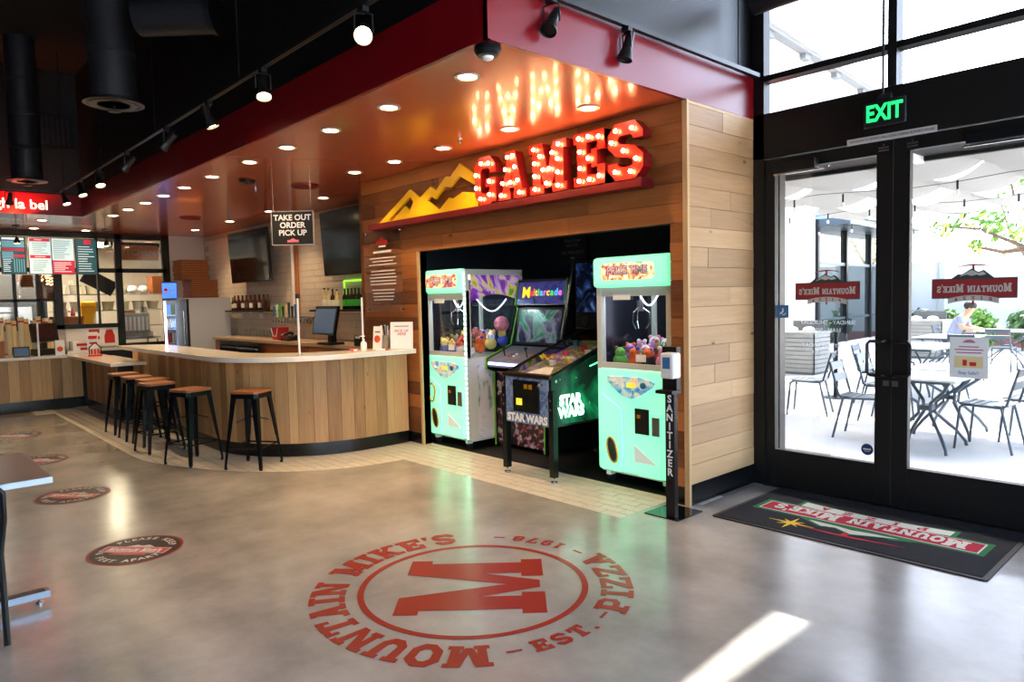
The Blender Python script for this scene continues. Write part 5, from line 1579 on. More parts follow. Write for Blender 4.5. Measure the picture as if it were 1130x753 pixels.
# small ceiling fittings
dm = thing('motion_sensor', 'black dome sensor at the corner of the red ceiling', 'sensor', (-3.09, 2.69, ZC))
MB().lathe([(.075, 0), (.078, -.03), (.06, -.055), (.03, -.06)][::-1], n=20).build('housing', 'dark_metal', dm, smooth=True)
MB().lathe([(.012, -.08), (.03, -.072), (.035, -.058)], n=16).build('lens', 'white_plastic', dm, smooth=True)
for x, y, l_ in ((-8.09, 4.05, 'round red ceiling speaker above the hanging sign'), (-12.03, 4.0, 'round red ceiling speaker above the back bar, far left')):
    d_ = thing('ceiling_speaker', l_, 'speaker', (x, y, ZC))
    MB().lathe([(.16, -.02), (.17, -.01), (.17, 0)], n=28).build('rim', 'fascia_red', d_, smooth=True)
    MB().cyl((0, 0, -.024), (0, 0, -.018), .15, n=28).build('grille', mat('grille_red', (110, 20, 24), .7) if 'grille_red' not in MATS else 'grille_red', d_)
sd_ = thing('smoke_detector', 'dark round detector on the red ceiling left of the hanging sign', 'detector', (-8.1, 3.34, ZC))
MB().lathe([(.05, -.04), (.09, -.03), (.1, 0)], n=20).build('housing', 'dark_metal', sd_, smooth=True)
MB().cyl((0, 0, -.046), (0, 0, -.04), .02, n=12).build('sensor', 'black_plastic', sd_)
for x, y, l_ in ((-5.0, 4.0, 'near the lit letters'), (-8.6, 3.65, 'left of the hanging sign')):
    sp_ = thing('sprinkler_head', 'small chrome sprinkler head ' + l_, 'sprinkler', (x, y, ZC))
    MB().cyl((0, 0, -.006), (0, 0, 0), .03, n=14).build('escutcheon', 'steel', sp_)
    MB().cyl((0, 0, -.04), (0, 0, -.006), .008, n=8).cyl((0, 0, -.044), (0, 0, -.04), .02, n=12).build('head', 'steel', sp_)
# pendant spots over the order counter
for x, y, l_ in ((-14.6, 2.0, 'small pendant spot above the white menu'), (-14.6, 3.35, 'small pendant spot before the upper kitchen pane')):
    pd_ = thing('pendant_spot', l_, 'lamp', (x, y, ZC))
    MB().cyl((0, 0, -.02), (0, 0, 0), .06, n=14).build('canopy', 'track_black', pd_)
    MB().cyl((0, 0, -.2), (0, 0, -.02), .008, n=6).build('stem', 'track_black', pd_)
    MB().lathe([(.02, -.2), (.05, -.27), (.05, -.3), (.045, -.3)], n=14).build('shade', 'track_black', pd_, smooth=True)
    MB().cyl((0, 0, -.3), (0, 0, -.295), .044, n=14).build('bulb_face', 'lamp_glow', pd_)
    lamp('pendant_beam', 'SPOT', (0, 0, -.31), 12, (255, 220, 170), .04, 120, (0, 0, -1), pd_)

# ------------------------------------------------------------------ track lighting
def track(a, b, label):
    a, b = Vector(a), Vector(b)
    c = (a + b) / 2
    r = thing('lighting_track', label, 'lighting track', c, math.atan2(b.y - a.y, b.x - a.x))
    L = (b - a).length
    MB().box(-L / 2, -.018, -.02, L / 2, .018, .012).build('rail', 'track_black', r)
    MB().box(-L / 2, -.005, -.023, L / 2, .005, -.019).build('conductor', 'dark_metal', r)
    for k in range(int(L / 2.2) + 1):
        x = -L / 2 + .3 + k * (L - .6) / max(1, int(L / 2.2))
        MB().cyl((x, 0, .012), (x, 0, 5.2 - c.z), .006, n=6).build('hanger', 'track_black', r)
    return r
TZ = 3.30
track((-3.0, 2.2, TZ), (-12.0, 2.2, TZ), 'long black lighting track beside the dark red fascia')
track((-12.05, 2.2, TZ), (-12.05, -4, TZ), 'short black lighting track in front of the lit red script')
track((-2.93, 2.3, 3.36), (-2.93, 5.44, 3.36), 'black lighting track beside the pinkish red fascia by the doors')
def head(x, y, z, aim, on, label, power=40):
    r = thing('track_spot', label, 'spotlight', (x, y, z), 0, 'spotlights on the tracks')
    aim = Vector(aim).normalized()
    MB().box(-.03, -.02, -.03, .03, .02, 0).build('adapter', 'track_black', r)
    top = Vector((0, 0, -.03))
    piv = Vector((0, 0, -.14))
    u = aim.cross(Vector((0, 0, 1)))
    u = u.normalized() if u.length > .05 else Vector((1, 0, 0))
    for s in (-1, 1):
        MB().tube([top, top + u * s * .05 + Vector((0, 0, -.01)), piv + u * s * .052], .006, 6).build('yoke', 'track_black', r)
    a, b = piv - aim * .07, piv + aim * .06
    MB().cyl(piv - aim * .11, a, .026, .03, n=14).cyl(a, piv, .03, .034, n=16).cyl(piv, b, .034, .052, n=16, cap=False).cyl(b, b + aim * .012, .052, .052, n=16, cap=False).build('housing', 'track_black', r, smooth=True)
    MB().cyl(b - aim * .012, b - aim * .006, .046, n=16).build('lens', 'lamp_glow' if on else 'dark_metal', r)
    if on:
        lamp('track_beam', 'SPOT', piv + aim * .085, power, (255, 216, 165), .04, 60, aim, r, .6)
toward = (.75, -.35, -.75)
head(-3.6, 2.2, TZ - .02, (.62, -.45, -.55), True, 'bright track spotlight at upper centre, aimed toward the room', 40)
head(-4.98, 2.2, TZ - .02, (.35, -.1, -.9), True, 'lit track spotlight second along the long track', 40)
head(-6.05, 2.2, TZ - .02, (.15, .35, -.95), True, 'lit track spotlight third along the long track', 40)
head(-7.15, 2.2, TZ - .02, (-.55, -.5, -.7), False, 'unlit track spotlight fourth along the long track', 40)
head(-8.5, 2.2, TZ - .02, (-.55, -.5, -.7), False, 'unlit track spotlight fifth along the long track', 40)
head(-9.75, 2.2, TZ - .02, (.4, .1, -.9), True, 'lit track spotlight sixth along the long track', 40)
head(-10.7, 2.2, TZ - .02, (.3, .2, -.9), True, 'lit track spotlight seventh along the long track', 40)
head(-11.7, 2.2, TZ - .02, (.3, .2, -.9), True, 'lit track spotlight at the far end of the long track', 40)
head(-12.05, 1.6, TZ - .02, (-.7, 0, -.6), False, 'black track spotlight in front of the lit red script', 40)
head(-2.93, 3.05, 3.34, (.15, -.55, -.75), False, 'dark track spotlight at top centre before the red fascia', 40)
head(-2.93, 3.75, 3.34, (-.1, -.25, -.95), False, 'dark track spotlight nearer the doors before the red fascia', 40)
lamp('script_wash', 'SPOT', (-12.45, 1.75, 2.98), 30, (255, 120, 70), .05, 130, (-.5, 0, 1), fl)

# ------------------------------------------------------------------ ducts under the high ceiling
mat('duct', (30, 32, 38), .45, .2)
def duct_drop(x, y, z0, r_, label):
    t = thing('air_duct', label, 'duct', (x, y, z0))
    MB().cyl((0, 0, .03), (0, 0, 5.2 - z0), r_, n=32).build('pipe', 'duct', t, smooth=True)
    for k in range(3):
        MB().lathe([(r_, .4 + k * .45), (r_ + .008, .41 + k * .45), (r_ + .008, .43 + k * .45), (r_, .44 + k * .45)], n=32).build('seam', 'duct', t)
    MB().lathe([(r_ + .03, .03), (r_ * 1.3, .015), (r_ * 1.3, 0), (r_ * 1.1, 0), (r_ * 1.1, .02)], n=32).build('diffuser_ring', 'dark_metal', t, smooth=True)
    for k in (0.45, .72, .95):
        MB().lathe([(r_ * k, -.005), (r_ * k + .02, .0), (r_ * k + .02, .02), (r_ * k, .02)], n=28).build('diffuser_vane', 'dark_metal', t)
    MB().cyl((0, 0, -.06), (0, 0, .02), .01, n=8).cyl((0, 0, -.06), (0, 0, -.05), .05, n=12).build('damper_knob', 'dark_metal', t)
duct_drop(-6.76, 1.67, 3.32, .18, 'large round black duct with ring diffuser hanging at upper left')
duct_drop(-11.46, 1.73, 3.32, .18, 'second round black duct with diffuser at far left')
hd_ = thing('air_duct', 'horizontal round black duct under the ceiling at upper left', 'duct', (-6.1, 1.85, 3.9), math.radians(46))
MB().cyl((-.14, 0, 0), (.46, 0, 0), .15, n=28).build('pipe', 'duct', hd_, smooth=True)
MB().cyl((.44, 0, 0), (.48, 0, 0), .158, n=28).build('collar', 'dark_metal', hd_, smooth=True)
hd3 = thing('air_duct', 'grey round duct end above the window corner by the doors', 'duct', (-2.5, 5.2, 3.83))
MB().cyl((-.33, 0, 0), (.35, 0, .0), .085, n=24).build('pipe', 'duct', hd3, smooth=True)
MB().cyl((.33, 0, 0), (.36, 0, .0), .095, n=24).build('collar', 'dark_metal', hd3, smooth=True)
for x in (-.3, .2):
    MB().cyl((x, 0, .08), (x, 0, 1.22), .006, n=6).build('hanger', 'dark_metal', hd3)
vg = thing('air_vent', 'dim rectangular vent grille on the black wall at far left', 'vent', (-12.71, 2.25, 4.05))
MB().box(0, -.3, 0, .02, .3, .5).build('frame', 'dark_metal', vg)
for k in range(8):
    MB().box(.02, -.26 + k * .068, .04, .03, -.23 + k * .068, .46).build('slat', 'duct', vg)

# ------------------------------------------------------------------ exit sign and header strip
ex = thing('exit_sign', 'black sign with glowing green EXIT hanging before the high window', 'sign', (-1.945, 5.4, 2.76))
MB().box(-.145, -.022, 0, .145, .022, .185).build('housing', mat('exit_black', (34, 37, 42), .2), ex, bevel=.015)
MB().box(-.05, -.02, .185, .05, .02, .225).build('mount', 'exit_black', ex, bevel=.008)
MB().cyl((-.015, 0, .22), (-.015, 0, 2.44), .009, n=8).build('stem', 'track_black', ex)
mat('exit_green', (20, 230, 90), .4, emit=(24, 236, 96), es=1.5)
text('EXIT', .16, 'exit_green', ex, (0, -.0235, .092), FRONT, name='lettering', bold=.004, sx=.74)
ds = thing('door_notice', 'narrow grey strip notice above the doors reading remain unlocked', 'sign', (-1.935, 5.475, 2.7))
MB().box(-.3, -.004, -.022, .3, 0, .022).build('strip', mat('strip_grey', (196, 194, 198), .5), ds)
text('THIS DOOR TO REMAIN UNLOCKED DURING BUSINESS HOURS', .0235, 'black_print', ds, (0, -.0048, 0), FRONT, name='lettering', sx=.85)
for x in (-1.98, -1.79):
    s_ = thing('door_strike', ('left' if x < -1.9 else 'right') + ' small metal strike plate under the strip notice', 'strike plate', (x, 5.48, 2.6))
    MB().box(-.035, -.006, .02, .035, 0, .032).box(-.035, -.006, 0, .035, 0, .012).build('plate', 'metal', s_)
    MB().cyl((0, -.007, .045), (0, 0, .045), .005, n=8).build('screw', 'metal', s_)
# ------------------------------------------------------------------ floor graphics
mat('decal_red', (152, 44, 34), .24)
mat('decal_black', (34, 24, 24), .35)
mat('decal_white', (225, 220, 214), .35)
mat('decal_rim', (150, 26, 30), .35)
mat('decal_pale', (206, 60, 66), .35)
fg = thing('floor_emblem', 'large red round floor emblem with big M and ring lettering', 'floor graphic', (-3.03, 2.44, 0.0015))
UP = math.radians(-132.5)
def ring(r0, r1, z, n=96):
    vs, fs = [], []
    for k in range(n):
        a = 2 * PI * k / n
        vs += [(r0 * math.cos(a), r0 * math.sin(a), z), (r1 * math.cos(a), r1 * math.sin(a), z), (r0 * math.cos(a), r0 * math.sin(a), z + .0008), (r1 * math.cos(a), r1 * math.sin(a), z + .0008)]
    for k in range(n):
        i, j = 4 * k, 4 * ((k + 1) % n)
        fs += [(i + 2, i + 3, j + 3, j + 2), (i + 1, j + 1, j + 3, i + 3), (i, i + 2, j + 2, j)]
    return MB().add(vs, fs)
ring(.605, .64, 0).build('ring', 'decal_red', fg)
# big letter, its top toward UP
u = Vector((math.cos(UP), math.sin(UP)))
rgt = Vector((u.y, -u.x))
w, polys = GL['M']
BM = [rc(.08, 0, .34, 1), rc(.86, 0, 1.12, 1), rc(0, 0, .42, .16), rc(.78, 0, 1.2, .16), rc(0, .84, .34, 1), rc(.86, .84, 1.2, 1), [(.1, 1), (.34, 1), (.68, .03), (.52, .03)], [(1.1, 1), (.86, 1), (.52, .03), (.68, .03)]]
mb = MB()
for i, p in enumerate(BM):
    mb.prism([tuple(rgt * ((a - .6) * .62) + u * ((b - .5) * .79)) for a, b in p], 0, .0008 + .00003 * i)
mb.build('letter', 'decal_red', fg)
def ring_text(s, size, ang, rad, inward, m, parent, name='lettering', gap=.12, z=0.0, wide=1.0):
    polys, w = slab_polys(s, size, gap)
    mb = MB()
    for i, p in enumerate(polys):
        q = []
        for a, b in p:
            x = (a - w / 2) * wide
            if inward:
                th_ = ang + x / rad
                r_ = rad + size / 2 - b
            else:
                th_ = ang - x / rad
                r_ = rad - size / 2 + b
            q.append((r_ * math.cos(th_), r_ * math.sin(th_)))
        mb.prism(q, z, z + .0008 + .00001 * i)
    return mb.build(name, m, parent)
ring_text("MOUNTAIN MIKE'S", .19, math.radians(-122), .80, False, 'decal_red', fg, gap=.10, wide=.92)
ring_text("PIZZA", .175, math.radians(49), .80, True, 'decal_red', fg, gap=.14)
ring_text("EST.", .105, math.radians(-6), .79, True, 'decal_red', fg, gap=.22)
ring_text("1978", .095, math.radians(108), .79, True, 'decal_red', fg, gap=.3)
for a in (-26, 16, 85, 128):
    ring_text("-", .13, math.radians(a), .79, True, 'decal_red', fg, gap=.1, name='dash', wide=1.3)

def spacer(x, y, label):
    r = thing('floor_sticker', label, 'floor sticker', (x, y, .0015), math.radians(42), 'social distance stickers on the floor')
    MB().cyl((0, 0, 0), (0, 0, .0008), .285, n=56).build('rim', 'decal_rim', r)
    MB().cyl((0, 0, .0008), (0, 0, .0012), .268, n=56).build('disc', 'decal_black', r)
    MB().prism(rc(-.225, -.06, .225, .045), .0012, .0015).build('banner_border', 'decal_white', r)
    MB().prism(rc(-.217, -.052, .217, .037), .0015, .0018).build('banner', 'decal_pale', r)
    slab("Mountain Mike's", .066, 'decal_white', r, (0, -.008, .0018), (0, 0, 0), gap=.06, small=.75, depth=.0003, sx=.5)
    MB().prism([(-.1, .05), (-.04, .085), (0, .07), (.04, .09), (.1, .05)], .0012, .0015).build('mountain', 'decal_white', r)
    MB().prism([(-.13, -.1), (.13, -.1), (.11, -.07), (-.11, -.07)], .0012, .0015).build('ribbon', 'decal_pale', r)
    text_ring('PLEASE KEEP', .062, PI / 2, .215, False, r)
    text_ring('6 FEET APART', .062, -PI / 2, .215, True, r)
def text_ring(s, size, ang, rad, inward, parent):
    adv = size * .72
    n_ = len(s)
    for k, ch in enumerate(s):
        if ch == ' ':
            continue
        off = (k - (n_ - 1) / 2) * adv
        a = ang + off / rad if inward else ang - off / rad
        rot = a + PI / 2 if inward else a - PI / 2
        text(ch, size, 'decal_white', parent, (rad * math.cos(a), rad * math.sin(a), .0016), (0, 0, rot), name='lettering', ext=.0002, bold=.002)
spacer(-5.08, 1.24, 'nearest black and red keep-apart sticker on the floor, left of the emblem')
spacer(-6.98, 1.24, 'second black and red keep-apart sticker from the viewer')
spacer(-8.88, 1.28, 'third keep-apart sticker, partly behind the metal table')
spacer(-10.85, 1.34, 'farthest keep-apart sticker at the left edge')

# ------------------------------------------------------------------ door mat
dmt = thing('door_mat', 'dark navy door mat with red banner and green border before the doors', 'mat', (-1.9, 4.97, 0.0))
mat('mat_navy', (18, 19, 28), .95, bump=(240, .5))
mat('mat_rubber', (18, 18, 20), .6)
mat('mat_red', (178, 22, 50), .9)
mat('mat_green', (30, 110, 62), .9)
mat('mat_cream', (206, 208, 200), .9)
mat('mat_yellow', (226, 190, 50), .9)
MB().prism(octo(-.85, -.54, .85, .5, .015), 0, .008).build('rubber_edge', 'mat_rubber', dmt)
MB().box(-.82, -.51, .008, .82, .47, .011).build('pile', 'mat_navy', dmt)
# the print is read from the doors: its up points toward the room
def Mp(pts): return [(-a, -b - .06) for a, b in pts]
zz_ = .011
def mprint(pts, m, nm, lay):
    MB().prism(Mp(pts), zz_, zz_ + .0006 + .0004 * lay).build(nm, m, dmt)
mprint(rc(-.74, -.17, .74, .1), 'mat_green', 'banner_border', 0)
mprint(rc(-.705, -.14, .705, .07), 'mat_cream', 'banner_outline', 1)
mprint(rc(-.695, -.13, .695, .06), 'mat_red', 'banner', 2)
t = slab("Mountain Mike's", .15, 'mat_cream', dmt, (0, -.06 + .035, zz_ + .0014), (0, 0, PI), gap=.07, small=.78, depth=.0008, sx=.72)
mprint([(-.4, .1), (-.25, .17), (-.2, .16), (-.02, .25), (.1, .18), (.2, .21), (.38, .1)], 'mat_green', 'mountain_border', 0)
mprint([(-.28, .12), (-.2, .15), (-.02, .23), (.1, .165), (.19, .19), (.3, .12), (.1, .13), (0, .15), (-.1, .13)], 'mat_cream', 'mountain', 1)
mprint([(-.36, .255), (-.1, .30), (0, .31), (.1, .305), (.36, .28), (.1, .285), (0, .285), (-.1, .275)], 'mat_red', 'pickaxe', 1)
mprint([(-.02, .23), (.02, .23), (.02, .3), (-.02, .3)], 'mat_red', 'pickaxe_handle', 2)
star = []
for k in range(16):
    a = k * PI / 8
    r_ = (.16 if k % 4 == 0 else .1) if k % 2 == 0 else .035
    star.append((.36 + r_ * math.cos(a) * 1.0, .27 + r_ * math.sin(a) * .8))
mprint(star, 'mat_yellow', 'star', 3)
rib = [(-.52 + .104 * k, -.17 + .05 * (1 - ((k - 5) / 5) ** 2)) for k in range(11)]
mprint(rib + [(a, b - .125) for a, b in rib[::-1]], 'mat_green', 'ribbon_border', 1)
rib2 = [(-.49 + .098 * k, -.165 + .04 * (1 - ((k - 5) / 5) ** 2)) for k in range(11)]
mprint(rib2 + [(a, b - .105) for a, b in rib2[::-1]], 'mat_cream', 'ribbon', 2)
for k, ch in enumerate('PIZZA'):
    a = (k - 2) * .16
    slab(ch, .072, 'mat_red', dmt, (-a, .1575 - .04 * (1 - (a / .49) ** 2), zz_ + .0018), (0, 0, PI), depth=.0006)

# ------------------------------------------------------------------ metal table and chair at the left edge
tb = thing('dining_table', 'brown-topped dining table with brushed metal edge at left', 'table', (-4.68, .2, 0))
MB().box(-.42, -.62, .71, .43, .47, .74).build('edge_band', mat('brushed', (150, 158, 168), .3, 1.0), tb)
MB().box(-.415, -.615, .74, .425, .465, .7425).build('top', mat('table_brown', (104, 84, 72), .3, noise=(5, .08)), tb)
MB().cyl((.15, -.08, .05), (.15, -.08, .71), .04, n=16).build('column', 'black_plastic', tb, smooth=True)
for s in (-1, 1):
    pass
mb1 = MB().obox((.15, -.045, .055), (.07, 1.02, .035)).build('foot_bar', 'brushed', tb)
MB().obox((.15, -.045, .0735), (.06, .98, .003)).build('foot_top', 'black_plastic', mb1)
for y in (-.52, .42):
    MB().cyl((.15, y, 0), (.15, y, .008), .02, n=12).cyl((.15, y, .008), (.15, y, .04), .008, n=8).build('leveler', 'steel', mb1)
MB().obox((0.05, -.08, .055), (.7, .07, .035)).build('foot_bar', 'black_plastic', tb)
ch_ = thing('dining_chair', 'black metal dining chair cut off by the left picture edge', 'chair', (-4.3, .17, 0))
mat('chair_black', (14, 15, 17), .3, .4)
for y in (.25, -.15):
    MB().tube([(.22, y, .0), (.2, y, .3), (.18, y, .44), (.19, y + .02, .6), (.2, y + .02, .73), (.2, y + .01 * (1 if y < 0 else -1), .765)], .014, 8).build('rear_leg', 'chair_black', ch_, smooth=True)
    MB().tube([(-.16, y, 0), (-.155, y, .2), (-.15, y, .44)], .014, 8).build('front_leg', 'chair_black', ch_, smooth=True)
MB().box(-.18, -.14, .44, .17, .24, .465).build('seat', 'chair_black', ch_, bevel=.008)
MB().tube([(.2, .25, .765), (.2, .05, .79), (.2, -.15, .765)], .014, 8).build('backrest', 'chair_black', ch_)
for y in (.25, -.15):
    MB().tube([(.2, y, .25), (-.155, y, .25)], .008, 6).build('stretcher', 'chair_black', ch_)
for y in (-.05, .05, .15):
    MB().tube([(.18, y, .46), (.19, y, .6), (.2, y, .78)], .008, 6).build('back_spindle', 'chair_black', ch_, smooth=True)
# ------------------------------------------------------------------ patio
mat('chair_grey', (74, 86, 96), .35, .5)
mat('table_pale', (206, 212, 214), .35)
mat('planter_grey', (150, 150, 146), .7, noise=(8, .08))
def bistro_chair():
    r = thing('patio_chair', 'x', 'chair', group='metal patio chairs')
    for k in range(7):
        x = -.19 + k * .063
        MB().box(x - .028, -.2, .445 + .006 * abs(k - 3), x + .028, .2, .455 + .006 * abs(k - 3)).build('seat_slat', 'chair_grey', r)
    for s in (-1, 1):
        y = s * .2
        MB().tube([(.24, y * 1.1, 0), (.2, y, .43), (.16, y, .455), (-.16, y, .445), (-.2, y, .47), (-.3, y * .98, .84)], .0125, 8).build('side_frame', 'chair_grey', r, smooth=True)
        MB().tube([(-.26, y * 1.1, 0), (-.16, y, .44)], .0125, 8).build('rear_leg', 'chair_grey', r, smooth=True)
    for z in (.665, .79):
        x = -.2 - (z - .47) * .27
        MB().obox((x, 0, z), (.014, .42, .085), ry=-.26).build('back_slat', 'chair_grey', r)
    MB().tube([(.2, -.2, .42), (.2, .2, .42)], .008, 6).build('cross_rail', 'chair_grey', r)
    return r
pc = bistro_chair()
cs_ = [(-3.12, 8.12, .1, 'grey patio chair facing the near table, seen through the left door'),
       (-1.98, 8.32, PI - .05, 'grey patio chair nearest the right door edge, turned toward the near table'),
       (-4.25, 9.25, PI + .25, 'grey patio chair at the left edge of the left door, right one of a pair'),
       (-4.75, 8.6, PI + .2, 'grey patio chair cut by the left edge of the left door'),
       (-3.95, 10.75, .15, 'grey patio chair behind the one facing the near table'),
       (-3.3, 9.3, .0, 'grey patio chair just behind the door handles'),
       (-1.75, 8.95, PI, 'grey patio chair behind the nearest one at the right'),
       (-3.25, 11.3, PI - .1, 'grey patio chair at the second table, back toward the right'),
       (-3.75, 14.2, PI / 2, 'dark patio chair between the second and third tables'),
       (-3.7, 16.3, PI / 2, 'dark patio chair before the table where the man sits'),
       (-4.87, 17.3, 0, 'patio chair the man is sitting on')]
for i, (x, y, a, l_) in enumerate(cs_):
    if i == 0:
        pc.location = (x, y, -.02); pc.rotation_euler = (0, 0, a); pc['label'] = l_
    else:
        copy_tree(pc, None, (x, y, -.02), a, l_)
def patio_table(x, y, w, d, label):
    r = thing('patio_table', label, 'table', (x, y, -.02), 0, 'patio tables')
    MB().box(-w, -d, .725, w, d, .745).build('top', 'table_pale', r, bevel=.006)
    MB().box(-w + .06, -d + .06, .695, w - .06, d - .06, .725).build('apron', 'chair_grey', r)
    for sx in (-1, 1):
        for sy in (-1, 1):
            MB().tube([(sx * w * .75, sy * d * .75, .7), (sx * w * .62, sy * d * .62, .62), (sx * w * .16, sy * d * .2, .47), (sx * w * .14, sy * d * .18, .36), (sx * w * .55, sy * d * .6, .16), (sx * w * .72, sy * d * .76, .05), (sx * w * .74, sy * d * .78, 0)], .017, 8).build('leg', 'chair_grey', r, smooth=True)
    MB().box(-w * .16, -d * .2, .39, w * .16, d * .2, .44).build('collar', 'chair_grey', r)
patio_table(-2.45, 8.0, .37, .42, 'nearest pale patio table with crossing bent legs')
patio_table(-2.5, 8.95, .37, .42, 'pale patio table just behind the nearest one')
patio_table(-3.85, 12.3, .4, .75, 'pale patio table in the middle distance behind the door handle')
patio_table(-4.2, 14.9, .45, .6, 'pale patio table in front of the seated man')
patio_table(-3.85, 17.4, .5, .5, 'pale patio table at which the man sits')
# planter / waste boxes
def slat_box(x, y, w, d, h, label):
    r = thing('waste_cabinet', label, 'cabinet', (x, y, -.02), 0)
    MB().box(-w + .02, -d + .02, 0, w - .02, d - .02, h - .04).build('body', mat('box_dark', (92, 94, 92), .7) if 'box_dark' not in MATS else 'box_dark', r)
    n_ = int(h / .09)
    for k in range(n_):
        z = .05 + k * (h - .08) / n_
        MB().box(-w, -d, z, w, -d + .02, z + .07).build('slat', 'planter_grey', r)
        MB().box(w - .02, -d, z, w, d, z + .07).build('slat', 'planter_grey', r)
    MB().box(-w - .02, -d - .02, h - .04, w + .02, d + .02, h).build('lid', 'planter_grey', r)
    MB().box(-w + .1, d - .06, h, w - .1, d - .02, h + .2).build('back_board', 'box_dark', r)
    for k in range(2):
        MB().ball((-.2 + .35 * k, 0, h + .03), .1, 10, 6, (1.3, 1, .6)).build('bin_liner', 'white_plastic', r, smooth=True)
slat_box(-6.55, 13.9, .42, .35, .84, 'grey slatted waste cabinet seen through the left door')
slat_box(-5.75, 18.6, .45, .35, .9, 'grey slatted waste cabinet behind the far tables')
sp = thing('queue_post', 'dark stanchion post on a round base, seen through the left door', 'post', (-4.6, 10.9, -.02))
MB().lathe([(.19, 0), (.19, .012), (.03, .03), (.025, .035)], n=24).build('base', 'dark_metal', sp, smooth=True)
MB().cyl((0, 0, .03), (0, 0, 1.02), .032, n=14).build('pole', 'dark_metal', sp, smooth=True)
MB().cyl((0, 0, .93), (0, 0, 1.03), .042, n=14).build('belt_head', 'dark_metal', sp)

# neighbouring building wing: tall pale wall, glazed part and eaves
def bx(yy): return -7.3 - .074 * (yy - 12)
th_b = math.atan2(.997, -.074) - PI / 2
nb = thing('neighbour_building', 'white building wing with dark framed windows left of the patio', 'building', (-7.3, 12, -.02), th_b)
MB().box(-.4, -6.5, 0, 0, 5.0, 7.2).box(-.4, 5.0, 3.5, 0, 11, 7.2).box(-.4, 5.0, 0, -.05, 11, .3).build('wall', 'stucco', nb)
MB().box(-.4, -6.5, 7.2, .32, 11, 7.32).build('roof_edge', 'stucco', nb)
MB().box(-.4, -6.5, 7.02, .2, 11, 7.08).build('soffit', mat('soffit_grey', (120, 120, 120), .8), nb)
for k in range(9):
    MB().box(0, -6 + k * 2, 6.9, .14, -5.7 + k * 2, 7.02).build('rafter_end', 'soffit_grey', nb)
MB().box(-.1, 5.0, 3.36, .9, 11, 3.5).build('awning', mat('awning_blue', (150, 164, 170), .6), nb)
MB().box(-.05, 5.0, 3.2, .8, 11, 3.36).build('awning_fascia', 'chair_grey', nb)
for k in range(3):
    yy = 5.05 + k * 2.0
    MB().box(-.08, yy - .06, .3, .08, yy + .06, 3.36).build('mullion', 'dark_metal', nb)
    wn = MB().box(-.02, yy + .06, .3, .0, yy + 1.94, 3.3).build('window', mat('window_reflect', (120, 130, 130), .05, .9) if 'window_reflect' not in MATS else 'window_reflect', nb)
    MB().box(-.03, yy + .06, 2.28, .05, yy + 1.94, 2.36).box(-.03, yy + .06, .9, .05, yy + 1.94, .96).build('transom', 'chair_grey', wn)
MB().box(0, 2.2, 2.6, .3, 2.7, 3.1).build('wall_lamp', 'stucco', nb)
MB().box(0, .9, 0, .06, 1.4, 1.9).build('wall_panel', 'box_dark', nb)
fw_ = struct(MB().box(-12, 23, -.02, 0, 23.3, 2.4).build('wall_patio_back', 'stucco'), 'white patio back wall behind the hedge')
MB().box(-6.75, 22.9, -.02, -6.6, 23.0, 2.4).build('pilaster', 'ground_white', fw_)
MB().box(-12, 22.85, -.02, 0, 23.0, .35).build('planter_wall', mat('planter_red', (170, 110, 100), .8), fw_)

# leafy things
def leaf_mesh(name, m, parent, pts, size, n_per):
    mb = MB()
    for (x, y, z, r_) in pts:
        for k in range(n_per):
            d = Vector((random.gauss(0, 1), random.gauss(0, 1), random.gauss(0, 1))).normalized() * r_ * random.random() ** .4
            c = Vector((x, y, z)) + d
            n_ = Vector((random.gauss(0, 1), random.gauss(0, 1), random.gauss(0, 1))).normalized()
            a = n_.orthogonal().normalized()
            b = n_.cross(a)
            s = size * random.uniform(.6, 1.3)
            mb.add([c - a * s, c - b * s * .45, c + a * s, c + b * s * .45], [(0, 1, 2, 3)])
    return tag(mb.build(name, m, parent), kind='stuff')
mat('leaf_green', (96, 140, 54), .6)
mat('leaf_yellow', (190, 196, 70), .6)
mat('leaf_dark', (64, 100, 50), .6)
mat('bark', (104, 84, 70), .9)
for k in range(8):
    hg = thing('hedge_shrub', ORD[k] + ' leafy shrub from the left along the white patio wall', 'shrub', (-7.0 + k * .84, 21.75, -.02), 0, 'shrubs along the patio wall')
    leaf_mesh('foliage', 'leaf_green' if k % 3 else 'leaf_dark', hg, [(random.uniform(-.12, .12), random.uniform(-.2, .2), random.uniform(.3, .85), .26) for q in range(13)], .09, 40)
    MB().cyl((0, 0, 0), (0, 0, .8), .03, n=6).build('stem', 'bark', hg)
def tree(x, y, label, limbs, leafpts, m2):
    t = thing('tree', label, 'tree', (x, y, -.02))
    MB().tube([(0, 0, 0), (.1, 0, 1.5), (0, .1, 3.0)], [.16, .13, .1], 8).build('trunk', 'bark', t, smooth=True)
    for L in limbs:
        MB().tube(L, [.07, .05, .035, .02][:len(L)], 6).build('branch', 'bark', t, smooth=True)
    leaf_mesh('foliage', 'leaf_green', t, leafpts, .085, 34)
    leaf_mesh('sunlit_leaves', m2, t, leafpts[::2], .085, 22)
limbs = [[(0, .1, 1.9), (-.9, .0, 2.5), (-1.8, -.2, 3.0), (-2.7, -.2, 3.15)], [(0, .1, 2.4), (-.7, .1, 3.0), (-1.2, .1, 3.7), (-1.3, 0, 4.2)], [(0, .1, 3), (.6, 0, 4), (1.0, .2, 5.2)], [(0, .1, 3), (-.4, .3, 4.2), (-.6, .2, 5.6)], [(-.9, 0, 2.5), (-1.4, .1, 2.45), (-1.9, .1, 2.6)]]
